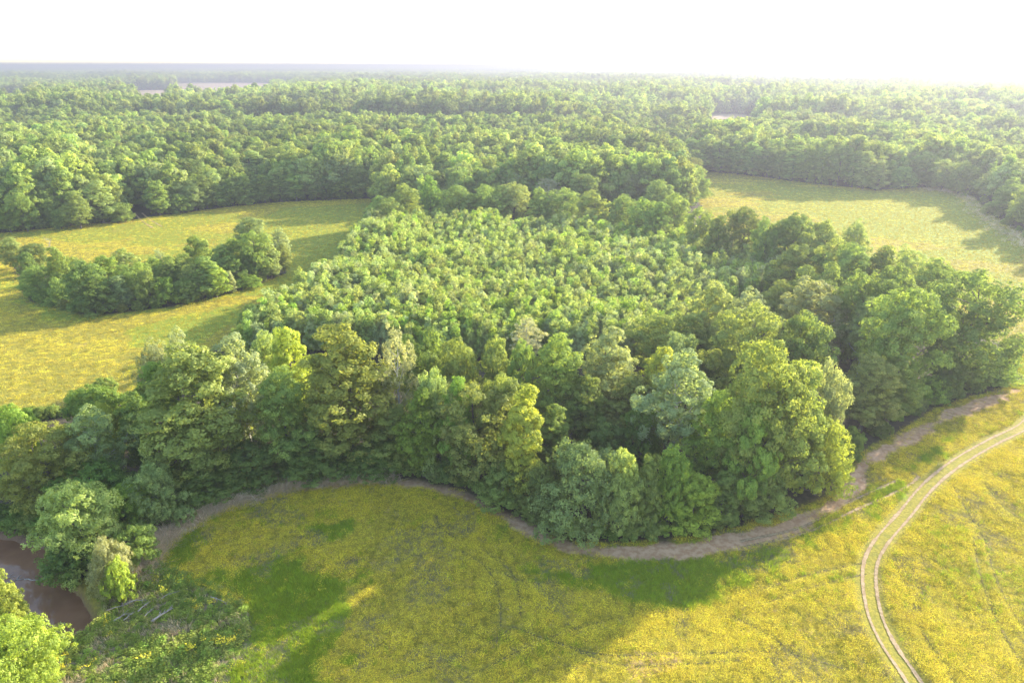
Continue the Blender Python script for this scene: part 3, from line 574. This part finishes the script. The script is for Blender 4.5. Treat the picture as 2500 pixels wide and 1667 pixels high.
# forest edge across the left field
LEFT_ROW = [(8, 468, 46, 'oval', 'bright', 537, None), (40, 440, 60, 'round', 'mid', None, 18), (86, 386, 85, 'oval', 'pale', None, 23), (130, 480, 40, 'dome', 'mid', 528, None), (165, 440, 60, 'oval', 'olive', None, 17), (200, 354, 76, 'round', 'olive', None, 24), (216, 414, 80, 'oval', 'pale', 516, None), (274, 465, 56, 'dome', 'fresh', 513, None),
     (288, 387, 64, 'poplar', 'silver', None, 20), (353, 414, 64, 'oval', 'fresh', 498, None), (408, 444, 44, 'dome', 'mid', 492, None), (392, 418, 54, 'oval', 'olive', None, 11), (464, 400, 64, 'oval', 'mid', 482, None), (490, 418, 54, 'oval', 'fresh', 478, None), (554, 394, 54, 'cone', 'fresh', 472, None), (525, 410, 54, 'round', 'mid', 475, None), (600, 400, 54, 'oval', 'mid', 468, None),
     (637, 384, 54, 'column', 'pale', 464, None), (673, 384, 50, 'column', 'fresh', 462, None), (716, 396, 50, 'oval', 'pale', 460, None), (774, 382, 66, 'oval', 'mid', 458, None), (822, 376, 56, 'oval', 'pale', 457, None), (868, 382, 66, 'round', 'mid', 456, None), (918, 408, 40, 'round', 'fresh', None, 14), (745, 400, 50, 'oval', 'dark', 459, None), (575, 412, 44, 'oval', 'dark', 470, None), (440, 420, 50, 'round', 'pale', 486, None), (105, 450, 50, 'round', 'fresh', None, 14)]
row(LEFT_ROW, 'in the forest edge across the left field', 'forest edge across the left field')
row([(342, 300, 76, 'oval', 'pale', None, 26), (418, 364, 105, 'round', 'dark', None, 23), (299, 354, 58, 'round', 'bright', None, 22), (630, 340, 115, 'round', 'dark', None, 23), (250, 320, 70, 'oval', 'pale', None, 22), (150, 370, 66, 'round', 'grey', None, 22), (110, 340, 66, 'oval', 'dark', None, 22), (30, 380, 66, 'oval', 'fresh', None, 22), (470, 345, 74, 'oval', 'fresh', None, 22), (530, 352, 70, 'oval', 'pale', None, 22), (580, 345, 66, 'column', 'pale', None, 23), (690, 350, 66, 'column', 'pale', None, 22), (740, 345, 66, 'oval', 'pale', None, 22), (800, 342, 70, 'column', 'mid', None, 22), (845, 335, 60, 'round', 'dark', None, 22), (908, 342, 74, 'sparse', 'tan', None, 22), (947, 346, 64, 'sparse', 'pink', None, 22), (875, 350, 60, 'round', 'mid', None, 21)],
    'among tall trees behind the left forest edge', 'tall trees behind the left forest edge')
# forest edge across the right field
row([(1548, 292, 78, 'round', 'dark', None, 23), (1590, 318, 60, 'oval', 'dark', None, 21), (1624, 322, 64, 'oval', 'mid', 396, None), (1663, 325, 56, 'column', 'mid', 400, None), (1703, 322, 56, 'oval', 'mid', 404, None), (1735, 326, 50, 'column', 'mid', 407, None), (1757, 314, 56, 'lump', 'mid', None, 23), (1771, 336, 60, 'oval', 'mid', 411, None), (1829, 334, 62, 'column', 'mid', 418, None), (1800, 338, 50, 'oval', 'mid', 415, None), (1865, 332, 56, 'oval', 'fresh', 422, None), (1901, 332, 60, 'round', 'mid', 426, None),
     (1940, 330, 60, 'round', 'mid', 430, None), (1972, 345, 54, 'oval', 'mid', 434, None), (1998, 346, 60, 'oval', 'pale', 437, None), (2023, 366, 50, 'column', 'pale', 440, None), (2067, 328, 66, 'round', 'mid', None, 22), (2081, 382, 60, 'dome', 'fresh', 436, None), (2135, 354, 66, 'round', 'mid', None, 20), (2178, 364, 66, 'round', 'pale', None, 19), (2130, 388, 56, 'dome', 'mid', 432, None), (2218, 370, 60, 'round', 'mid', None, 19), (2175, 395, 50, 'dome', 'mid', 432, None), (2239, 384, 56, 'dome', 'fresh', None, 16), (2279, 394, 56, 'poplar', 'pale', 466, None), (2330, 422, 70, 'oval', 'mid', 502, None), (2275, 466, 36, 'bush', 'pale', 494, None), (2310, 380, 70, 'round', 'mid', None, 20), (2350, 372, 70, 'round', 'mid', None, 20), (2380, 420, 80, 'round', 'mid', 530, None)],
    'in the forest edge across the right field', 'forest edge across the right field')

# ------------------------------------------------------------------ shrubs at the foot of the belts
def shrub_line(ln, n, phrase, group, cols, hmin=1.6, hmax=3.6, inset=1.4):
    ln = smooth_line(ln, 6); L = np.concatenate([[0], np.cumsum(np.hypot(*np.diff(ln, axis=0).T))]); t = (np.arange(n) + rng.uniform(.2, .8, n))/n*L[-1]
    q = np.column_stack([np.interp(t, L, ln[:, 0]), np.interp(t, L, ln[:, 1])]); tg = np.gradient(q, axis=0); tg /= np.linalg.norm(tg, axis=1)[:, None]; nr = np.column_stack([-tg[:, 1], tg[:, 0]])
    for i in range(n):
        h_ = rng.uniform(hmin, hmax); c = cols[i % len(cols)]
        plant_thing('shrub', 'bush', q[i] + nr[i]*(inset + rng.uniform(0, 1.2)), h_, h_*rng.uniform(.55, .8), jit(c, .1), '%s shrub, %s from left %s' % (NAMEOF[c], ORD[i], phrase), 'shrub', group)
shrub_line(poly(FRONT[1:9]), 22, 'at the wood foot along the left dirt curve', 'shrubs at the foot of the front belt', ['dark', 'mid', 'deep', 'grey'], 1.8, 4.5)
shrub_line(poly([(-70, 1205), (-20, 1216), (40, 1222), (90, 1232)]), 9, 'on the far creek bank', 'shrubs on the far creek bank', ['dark', 'mid', 'deep'], 2.0, 4.0, .6)
shrub_line(poly([(250, 900), (180, 945), (100, 965), (20, 975)]), 9, 'where the left field meets the creek wood', 'shrubs where the left field meets the creek wood', ['mid', 'deep', 'fresh'], 2.0, 4.5, -1.5)
shrub_line(poly([(2140, 432), (2225, 445), (2262, 488), (2345, 545)]), 14, 'along the brushy margin of the right field', 'shrubs along the right field margin', ['mid', 'pale', 'olive'], 1.8, 4.0, 2.5)
shrub_line(poly(FRONT[8:17]), 24, 'at the wood foot round the front bulge', 'shrubs at the foot of the front bulge', ['mid', 'dark', 'fresh', 'deep'], 1.4, 3.2)
shrub_line(poly(FRONT[17:]), 16, 'at the wood foot along the right dirt edge', 'shrubs at the foot of the right belt', ['mid', 'dark', 'grey'], 1.5, 3.5)
shrub_line(poly([(0, 533), (90, 527), (150, 519), (250, 510), (290, 507)]), 12, 'below the left forest edge before the lane', 'shrubs below the left forest edge', ['mid', 'fresh', 'olive', 'pale'], 2.5, 5, 1)
shrub_line(poly([(380, 494), (450, 483), (600, 465), (720, 458), (860, 455)]), 22, 'below the left forest edge after the lane', 'shrubs below the left forest edge', ['dark', 'mid', 'mid', 'olive'], 2.5, 5, 1)
shrub_line(poly([(1600, 391), (1700, 401), (1900, 426), (2020, 437)]), 18, 'below the right forest edge', 'shrubs below the right forest edge', ['mid', 'dark', 'grey'], 2.5, 5, 2)
shrub_line(poly([(40, 655), (62, 690), (200, 725), (400, 705), (560, 666), (650, 630)]), 22, 'round the foot of the wooded island', 'shrubs round the wooded island', ['mid', 'dark', 'fresh', 'olive'], 1.5, 3.5, 1.2)
plant_thing('dead_tree', 'snag', at(108, 545, 7), 7, 2.6, (.1, .09, .06), 'bare dead tree standing up at the left end of the wooded island', 'dead tree', which=0)
plant_thing('dead_shrub', 'snag', at(118, 1450), 3.6, 2.2, COL['silver'], 'half-dead shrub with pale leaves at the water by the corner tree', 'shrub', which=1)
plant_thing('dead_tree', 'snag', at(188, 395, 20), 15, 2.0, (.1, .09, .06), 'grey bare snag among the trees of the left forest', 'dead tree', which=0)

# ------------------------------------------------------------------ masses: one object each, plants set out on points
def node_group(coll):
    g = bpy.data.node_groups.new('scatter_' + coll.name, 'GeometryNodeTree')
    g.interface.new_socket('Geometry', in_out='INPUT', socket_type='NodeSocketGeometry'); g.interface.new_socket('Geometry', in_out='OUTPUT', socket_type='NodeSocketGeometry')
    gi, go = g.nodes.new('NodeGroupInput'), g.nodes.new('NodeGroupOutput'); ip = g.nodes.new('GeometryNodeInstanceOnPoints'); ci = g.nodes.new('GeometryNodeCollectionInfo')
    ci.inputs['Collection'].default_value = coll; ci.inputs['Separate Children'].default_value = True; ci.inputs['Reset Children'].default_value = True
    ip.inputs['Pick Instance'].default_value = True
    def na(nm, ty):
        n = g.nodes.new('GeometryNodeInputNamedAttribute'); n.data_type = ty; n.inputs[0].default_value = nm; return n.outputs[0]
    g.links.new(gi.outputs[0], ip.inputs['Points']); g.links.new(ci.outputs[0], ip.inputs['Instance']); g.links.new(na('which', 'INT'), ip.inputs['Instance Index'])
    g.links.new(na('turn', 'FLOAT_VECTOR'), ip.inputs['Rotation']); g.links.new(na('size', 'FLOAT_VECTOR'), ip.inputs['Scale']); g.links.new(ip.outputs[0], go.inputs[0]); return g
def mass(name, protos, pts, which, turn, size, colour, label, cat):
    """protos: meshes, picked by number; colour: each plant's own leaf colour"""
    coll = bpy.data.collections.new(name + '_kinds')
    for i, me in enumerate(protos):
        coll.objects.link(bpy.data.objects.new('%s_kind_%03d' % (name, i), me))
    me = bpy.data.meshes.new(name); me.vertices.add(len(pts)); me.vertices.foreach_set('co', np.asarray(pts, np.float32).ravel())
    col4 = np.column_stack([np.clip(colour, .003, .9), np.ones(len(pts))]).astype(np.float32).ravel()
    for nm, ty, fld, dat in (('which', 'INT', 'value', which.astype(np.int32)), ('turn', 'FLOAT_VECTOR', 'vector', turn.astype(np.float32).ravel()), ('size', 'FLOAT_VECTOR', 'vector', size.astype(np.float32).ravel()), ('own_colour', 'FLOAT_COLOR', 'color', col4)):
        a = me.attributes.new(nm, ty, 'POINT'); a.data.foreach_set(fld, dat)
    me.materials.append(protos[0].materials[0])
    o = link(name, me); md = o.modifiers.new('scatter', 'NODES'); md.node_group = node_group(coll)
    return tag(o, label, cat, kind='stuff')
def massed(me):
    c = me.copy(); c.materials.clear(); c.materials.append(M_mass); return c
def vary(cols, pick, s=.10): return np.array(cols)[pick]*(1 + rng.normal(size=(len(pick), 1))*s + rng.normal(size=(len(pick), 3))*np.array((.035, .015, .05)))
def grid(x0, x1, y0, y1, s, j=.42):
    gx_, gy_ = np.meshgrid(np.arange(x0, x1, s, dtype=float), np.arange(y0, y1, s*.87, dtype=float)); gx_[1::2] += s/2
    q = np.column_stack([gx_.ravel(), gy_.ravel()]); return q + rng.uniform(-j, j, q.shape)*s
def turns(n, tilt=.05): return np.column_stack([rng.normal(size=n)*tilt, rng.normal(size=n)*tilt, rng.uniform(0, 6.283, n)])

# young wood in the middle of the grove: the nearest 300 one by one, the rest as one mass
q = grid(-110, 140, 130, 330, 2.15); q = q[sd(q, plant) < 1.0]; q = q[np.argsort(q[:, 1] + np.abs(q[:, 0])*.1)]
YC = ['pale', 'fresh', 'pale', 'silver', 'pale', 'fresh', 'lime', 'pale']
reg = fbm(q, 30, 21); sel = np.floor((reg*1.6 - .3 + rng.normal(size=len(q))*.16)*8).astype(int) % 8
hh = (6.6 + 5.5*fbm(q, 20, 25))*rng.uniform(.8, 1.22, len(q))
for i in range(300):
    c = YC[sel[i]]; v = PL['young' if rng.random() < .62 else 'young_wide']; crown, trunk, h0, r0 = v[i % len(v)]
    o = link('young_tree', crown); o.location = (*q[i], h1(q[i]) - .05); s_ = hh[i]/h0; o.scale = (s_*rng.uniform(.95, 1.45),)*2 + (s_,); o.rotation_euler = (0, 0, rng.uniform(0, 6.28)); o.color = (*(np.array(jit(c, .08))*1.12), 1)
    bx = (q[i][0]/q[i][1]*1.0); wh = [w_ for lim, w_ in ((-.33, 'big grey-olive tree'), (-.20, 'gold-olive oak'), (-.10, 'pinkish tree'), (.03, 'yellow-green column'), (.14, 'big tan-green tree'), (9, 'wide green dome')) if bx < lim][0]
    tag(o, '%s young tree in the young wood behind the %s' % (NAMEOF[c], wh), 'young tree', '%s young trees behind the %s' % (NAMEOF[c], wh))
qr, n = q[300:], len(q) - 300
pro = [massed(v[0]) for v in PL['young'] + PL['young_wide']]; s_ = hh[300:]/10.4
mass('young_wood', pro, np.column_stack([qr, height(qr) - .05]), rng.integers(0, 10, n), turns(n), np.column_stack([s_*rng.uniform(.95, 1.45, n)]*2 + [s_]), vary([COL[c] for c in YC], sel[300:])*1.12, 'crowded young light green trees filling the centre of the grove', 'young wood')

# forest to the horizon
def patch(seed, n=20, size=80, leaf=3.4, per=70):
    r = np.random.default_rng(seed); P_, N_, T_ = [], [], []
    for c in grid(-size/2, size/2, -size/2, size/2, size/math.sqrt(n)):
        Rr, H = r.uniform(7, 13), r.uniform(16, 30); d = rdir(r, per); d[:, 2] = np.abs(d[:, 2]) - .25
        P_.append(np.array((c[0], c[1], H - Rr)) + d*Rr*r.uniform(.8, 1.1, per)[:, None]*np.array((1, 1, 1.0))); nn = d + rdir(r, per)*.45; N_.append(nn/np.linalg.norm(nn, axis=1)[:, None]); T_.append(np.clip(r.normal(.5, .25) + r.normal(size=per)*.08, 0, 1))
    V, F_, T = leaves(r, np.vstack(P_), np.vstack(N_), leaf, np.concatenate(T_)); return mesh_from('patch', V, F_, M_mass, T)
FC = ['mid', 'fresh', 'pale', 'dark', 'olive', 'mid', 'fresh', 'grey']
fprot = [massed(v[0]) for v in PL['far'] + PL['far_round'] + PL['far_column']]; nf = len(fprot)
fprot += [patch(900 + i) for i in range(5)]
clear = [np.vstack([field_near]), field_left, field_right] + far_fields
def keep_forest(q, edge):
    k = (np.abs(q[:, 0]) < q[:, 1]*.98 + 130) & (q[:, 1] > 60) & ((q[:, 1] > 180) | (np.abs(q[:, 0]) > 165))
    for f in clear: k[k] &= sd(q[k], f, 35) > edge
    k[k] &= ~(inside(q[k], grove) & (sd(q[k], grove) < 0) & (q[k][:, 1] < 352))
    return q[k]
f1 = grid(-900, 900, 100, 800, 6.6); f1 = keep_forest(f1, 7); dl = dist(f1, lane); f1 = f1[dl > 4]
f2 = grid(-3600, 3600, 800, 3600, 13.0); f2 = keep_forest(f2, 4)
f3 = grid(-14000, 14000, 3600, 14000, 70); f3 = keep_forest(f3, 30)
f3 = f3[np.hypot(f3[:, 0], f3[:, 1]) < 14500]
lump = fbm(f1, 45, 31); lump2 = fbm(f2, 110, 33)
n1, n2, n3 = len(f1), len(f2), len(f3)
def stand(f, n, k, s, o):      # stands of the same kind of tree grow together
    b = fbm(f, s, o, 2); return np.floor((b*2.2 - .4 + rng.normal(size=n)*.2)*k).astype(int) % k
w = np.concatenate([stand(f1, n1, nf, 38, 35), stand(f2, n2, nf, 60, 35), nf + rng.integers(0, 5, n3)])
fc = vary([COL[c] for c in FC], np.concatenate([stand(f1, n1, 8, 30, 36), stand(f2, n2, 8, 50, 36), stand(f3, n3, 8, 500, 37)]))
fc = fc*(.55 + .95*np.concatenate([fbm(f1, 120, 61), fbm(f2, 260, 62), fbm(f3, 900, 63)]))[:, None]
sz = np.concatenate([(.42 + .95*lump)*rng.uniform(.72, 1.28, n1), (.5 + .8*lump2)*rng.uniform(.72, 1.3, n2)*1.4, rng.uniform(.8, 1.3, n3)])
ap = np.vstack([f1, f2, f3]); xy = sz*rng.uniform(.85, 1.15, len(sz)); xy[n1 + n2:] = 1.0
mass('forest', fprot, np.column_stack([ap, height(ap) - .05]), w, turns(len(ap), .0), np.column_stack([xy, xy, sz]), fc, 'hazy mixed green forest reaching to the horizon', 'forest')
print('forest', n1, n2, n3, 'young', n)

# ------------------------------------------------------------------ meadow: grass and yellow flowers, weeds, dry reeds
def tuft(seed, n, h, spread, w, flowers=0, fsize=.07, lean=.45):
    r = np.random.default_rng(seed); V, F_, T = [], [], []
    for i in range(n):
        b = np.append(r.normal(size=2)*spread*.5, -.03); d = np.append(r.normal(size=2)*lean, 1.0); L = h*r.uniform(.55, 1.15); a = r.uniform(0, 6.28); sd_ = np.array((math.cos(a), math.sin(a), 0))*w*r.uniform(.7, 1.3)
        k = len(V); V += [b - sd_, b + sd_, b + d*L*.6 + sd_*.7, b + d*L*.6 - sd_*.7 + np.array((0, 0, .001))]; F_.append((k, k + 1, k + 2, k + 3))
        e = b + d*L + np.append(r.normal(size=2)*.1*L, -.12*L); k = len(V); V += [b + d*L*.6 - sd_*.7, b + d*L*.6 + sd_*.7, e + sd_*.15, e - sd_*.15]; F_.append((k, k + 1, k + 2, k + 3)); T += [r.uniform(.2, .8)]*8
    g = mesh_from('tuft', V, F_, M_grass, T); return g
def bloom(seed, n, h, spread, size):
    r = np.random.default_rng(seed); p_ = np.column_stack([r.normal(size=n)*spread*.55, r.normal(size=n)*spread*.55, h*r.uniform(.7, 1.15, n)]); nn = rdir(r, n)*.55 + np.array((0, 0, .8)); nn /= np.linalg.norm(nn, axis=1)[:, None]
    V, F_, T = leaves(r, p_, nn, size, r.uniform(.2, .8, n)); return mesh_from('bloom', V, F_, M_grass, T)
def herb(seed, n, h, spread, size):
    r = np.random.default_rng(seed); d = rdir(r, n); d[:, 2] = np.abs(d[:, 2]); p_ = d*np.array((spread, spread, h))*(r.random(n)**.4)[:, None]; nn = d*.5 + rdir(r, n)*.5 + np.array((0, 0, .5)); nn /= np.linalg.norm(nn, axis=1)[:, None]
    V, F_, T = leaves(r, p_, nn, size, np.clip(.5 + r.normal(size=n)*.2, 0, 1)); return mesh_from('herb', V, F_, M_grass, T)
YEL = (.45, .378, .03); GRS = (.185, .18, .024); GR2 = (.225, .195, .028); TALL = (.175, .235, .016); DRY = (.30, .24, .15); WEED = (.09, .15, .02)
def scatter_zone(q): return zones(q)
def grow(q, dens):
    o_, g_, d_, w_, c_, wd_ = zones(q); cl = np.minimum(dist(q, track_l, cut=2), dist(q, track_r, cut=2)); ok = (o_ > .4) & (w_ < .45) & (d_ < .42 + .3*rng.random(len(q))) & (cl > .16 + .34*rng.random(len(q)))
    for r_ in ruts: ok &= (dist(q, r_, cut=1.0) > .30) | (rng.random(len(q)) < .15)
    ok &= sd(q, creek) > 2.4; ok &= (wd_ < .6)
    return ok, g_
def frustum(q, m=8): return np.abs(q[:, 0]) < (q[:, 1]*.927 + CAM_H*.37)*.75 + m
protos = [tuft(50 + i, 16, .35, .42, .016) for i in range(3)] + [tuft(70 + i, 22, .62, .45, .018, lean=.3) for i in range(3)] + [bloom(80 + i, 46, .36, .5, .058) for i in range(4)]
protos += [tuft(55 + i, 16, .8, 1.3, .06) for i in range(3)] + [bloom(85 + i, 80, .6, 1.6, .16) for i in range(3)]
A, B, Cc, S = [], [], [], []
q = grid(-75, 150, 56, 172, .33); q = q[frustum(q)]; ok, g_ = grow(q, 1); q, g_ = q[ok], g_[ok]; n = len(q); u = rng.random(n); gg = np.clip(g_ + (vnoise(q, 1.3, 44) - .5)*.5 + rng.normal(size=n)*.22, 0, 1)
drift = .34 + .44*sstep(.3, .7, fbm(q, 12, 71)); kd = np.where(gg > .62, 2, np.where(u < drift, 3, np.where(u < .75, 0, np.where(u < .96, 1, 4)))); MC = [GRS, GR2, TALL, YEL, DRY, (.17, .15, .11)]; kd = np.where((fbm(q, 6, 77) > .665) & (u > .4), 5, kd)
k = np.where(kd == 2, 3 + rng.integers(0, 3, n), np.where(kd == 3, 6 + rng.integers(0, 4, n), rng.integers(0, 3, n))); K = [vary(MC, kd)]
A.append(q); B.append(k); Cc.append(turns(n, .12)); S.append(np.repeat((rng.uniform(.6, 1.35, n)*(.75 + .5*vnoise(q, 4, 40)))[:, None], 3, 1))
q = grid(-330, 300, 125, 520, 1.25); q = q[frustum(q, 15) & ((q[:, 1] > 172) | (q[:, 0] < -70))]; ok, g_ = grow(q, 1); q, g_ = q[ok], g_[ok]; n = len(q); u = rng.random(n)
kd = np.where(u < (.2 + .7*sstep(.3, .7, fbm(q*np.array((.4, 1)), 16, 72)))*(1 - .8*g_), 3, 1); k = np.where(kd == 3, 13 + rng.integers(0, 3, n), 10 + rng.integers(0, 3, n)); K.append(vary(MC, kd)); A.append(q); B.append(k); Cc.append(turns(n, .1)); S.append(np.repeat(rng.uniform(.6, 1.2, n)[:, None]*.62, 3, 1))
q = np.vstack(A); print('meadow', [len(a) for a in A])
mass('meadow', protos, np.column_stack([q, height(q)]), np.concatenate(B), np.vstack(Cc), np.vstack(S), np.vstack(K), 'yellow flowering meadow grass covering the open fields', 'meadow')

wp = [herb(110 + i, 150, .7, .55, .12) for i in range(4)] + [tuft(120 + i, 18, .8, .5, .02) for i in range(3)] + [bloom(130, 24, .5, .5, .13)]
WC = [(.12, .175, .025), (.15, .19, .03), (.11, .155, .022), (.18, .205, .045), DRY, DRY, DRY, YEL]
q = grid(-90, -35, 46, 92, .62); ok = (sd(q, weeds) + (fbm(q, 4, 51) - .5)*4 < .5) & (sd(q, creek) > .5); q = q[ok]; u = fbm(q, 3.2, 53) + rng.normal(size=len(q))*.09; n = len(q)
k = np.where(u < .45, 4 + rng.integers(0, 3, n), np.where(u > .80, 7, rng.integers(0, 4, n))); thin = (u > .36) | (rng.random(n) < .5); q, k = q[thin], k[thin]; n = len(q)
mass('weeds', wp, np.column_stack([q, height(q)]), k, turns(n, .15), np.repeat((rng.uniform(.6, 1.3, n)*(.7 + .8*vnoise(q, 5, 57)))[:, None], 3, 1), vary(WC, k), 'leafy green weeds and dry stalks on the creek bank', 'weeds')

rp = [tuft(140 + i, 22, 1.0, .6, .022, lean=.7) for i in range(3)] + [tuft(145, 18, .6, .5, .02)]
RC = [(.40, .32, .23), (.34, .265, .18), (.46, .38, .28), GRS]
ln = smooth_line(poly([(300, 1330), (340, 1280), (380, 1235), (440, 1195), (520, 1158), (640, 1124), (760, 1106), (900, 1104)])); L = np.concatenate([[0], np.cumsum(np.hypot(*np.diff(ln, axis=0).T))]); n = 4200
t = rng.random(n)**1.7*L[-1]; q = np.column_stack([np.interp(t, L, ln[:, 0]), np.interp(t, L, ln[:, 1])]) + rng.normal(size=(n, 2))*(1.1 - .5*t/L[-1])[:, None]
ln2 = smooth_line(poly([(2130, 436), (2200, 446), (2250, 492), (2330, 545), (2400, 580)])); n2_ = 600; j = rng.integers(0, len(ln2) - 1, n2_); q2 = ln2[j] + (ln2[j + 1] - ln2[j])*rng.random((n2_, 1)) + rng.normal(size=(n2_, 2))*3
q = np.vstack([q, q2]); n_ = len(q); kr = np.where(rng.random(n_) < .82, rng.integers(0, 3, n_), 3)
mass('dry_reeds', rp, np.column_stack([q, height(q)]), kr, turns(n_, .3), np.repeat((rng.uniform(.6, 1.2, n_)*np.where(np.arange(n_) < n, 1.15, 1.4))[:, None], 3, 1), vary(RC, kr), 'dry tan reeds and stalks along the field margins', 'reeds')

# ------------------------------------------------------------------ fallen wood on the bank and in the creek
def branch(name, a, b, rad, label, seed, z=.5, twigs=5):
    r = np.random.default_rng(seed); a, b = at(*a), at(*b); L = np.hypot(*(b - a)); t = np.linspace(0, 1, 6); base = (a + b)/2
    pts = np.column_stack([a + (b - a)*t[:, None] - base, np.zeros(6)]); pts[1:-1] += r.normal(size=(4, 3))*L*np.array((.025, .025, .015))
    pts[:, 2] += [max(h1(base + p_[:2]), -1.9) + z + .25*np.sin(3*k) *.4 for k, p_ in zip(t, pts)]
    tb = Tubes(); tb.add(pts, rad*np.array([1, .92, .82, .68, .5, .22]), 7)
    for _ in range(twigs):
        i = r.integers(2, 6); d = (b - a)/L; d = np.append(d + r.normal(size=2)*.8, r.uniform(.1, .7)); e = pts[i] + d*L*r.uniform(.12, .3); tb.add([pts[i], (pts[i] + e)/2 + r.normal(size=3)*.04*L, e], rad*np.array([.4, .25, .08]), 5)
    o = link(name, tb.mesh(name, M_dead)); o.location = (base[0], base[1], 0); return tag(o, label, 'branch', 'fallen branches on the creek bank')
for i, (a, b, rd, lab) in enumerate([((350, 1432), (390, 1408), .16, 'thick grey fallen branch at the right of the brush heap'), ((318, 1410), (340, 1392), .09, 'straight pale branch lying across the brush heap middle'), ((282, 1392), (336, 1383), .10, 'long pale branch at the top of the brush heap'),
      ((245, 1408), (300, 1392), .07, 'thin curved branch at the left of the brush heap'), ((262, 1432), (300, 1412), .08, 'dark branch at the lower left of the brush heap'), ((285, 1430), (310, 1412), .06, 'short stick beside the dark branch of the brush heap'), ((372, 1380), (400, 1366), .05, 'slim stick above the brush heap towards the meadow'), ((335, 1420), (352, 1404), .06, 'twiggy branch in the middle of the brush heap'), ((485, 1376), (520, 1390), .06, 'lone stick at the meadow edge of the weeds')]):
    branch('fallen_branch', a, b, rd*1.05, lab, 300 + i, twigs=9)
for i, (a, b, rd, lab) in enumerate([((-30, 1334), (30, 1308), .22, 'dark drift log at the left edge of the creek'), ((48, 1307), (88, 1310), .12, 'slim grey drift log floating in the creek'), ((-20, 1312), (18, 1302), .13, 'second thinner drift log beside the dark one at the left edge')]):
    branch('drift_log', a, b, rd, lab, 330 + i, -.0)

# ------------------------------------------------------------------ water tower on the horizon
wt = bpy.data.objects.new('water_tower', None); C.link(wt); tw = np.array((124*1.063 - 1250, 0)); D_ = 4600.0
wt.location = (tw[0]/FPX*D_*1.08, D_, 0); tag(wt, 'tiny white water tower on the horizon at far left', 'water tower')
ring_ = np.array([(0, 0), (5, .6), (8.5, 3), (9.5, 6), (8.8, 9), (6, 11.5), (2, 12.8), (0, 13)]); k = 20; V = [(r_*math.cos(a), r_*math.sin(a), 44 + z_) for r_, z_ in ring_ for a in np.arange(k)*2*math.pi/k]
F_ = [(i*k + j, i*k + (j + 1) % k, (i + 1)*k + (j + 1) % k, (i + 1)*k + j) for i in range(len(ring_) - 1) for j in range(k)]
link('tank', mesh_from('tank', V, F_, M_steel, smooth=True), wt)
leg = Tubes(); leg.add([(8, 0, 0), (6.5, 0, 47)], [.5, .45], 8); lm = leg.mesh('leg', M_steel)
for i in range(6): o = link('leg', lm, wt); o.rotation_euler = (0, 0, i*math.pi/3)
ri = Tubes(); ri.add([(0, 0, 0), (0, 0, 45)], [1.2, 1.2], 10); link('riser_pipe', ri.mesh('riser_pipe', M_steel), wt)

# ------------------------------------------------------------------ the air
m, nt, out = new_mat('haze'); pv = N(nt, 'ShaderNodeVolumePrincipled'); pv.inputs['Color'].default_value = (.23, .235, .29, 1); pv.inputs['Density'].default_value = HAZE_DENSITY; pv.inputs['Anisotropy'].default_value = HAZE_G
nt.links.new(pv.outputs[0], out.inputs['Volume'])
hx, y0_, y1_, z0_, z1_ = 17000, -5000, 17000, -14, 84
V = [(sx*hx, yy, zz) for zz in (z0_, z1_) for yy in (y0_, y1_) for sx in (-1, 1)]
hb = bpy.data.meshes.new('haze'); hb.from_pydata(V, [], [(0, 2, 3, 1), (4, 5, 7, 6), (0, 1, 5, 4), (2, 6, 7, 3), (0, 4, 6, 2), (1, 3, 7, 5)]); hb.materials.append(m)
tag(link('haze', hb), 'thin pale summer haze over the whole landscape', 'haze', kind='stuff')
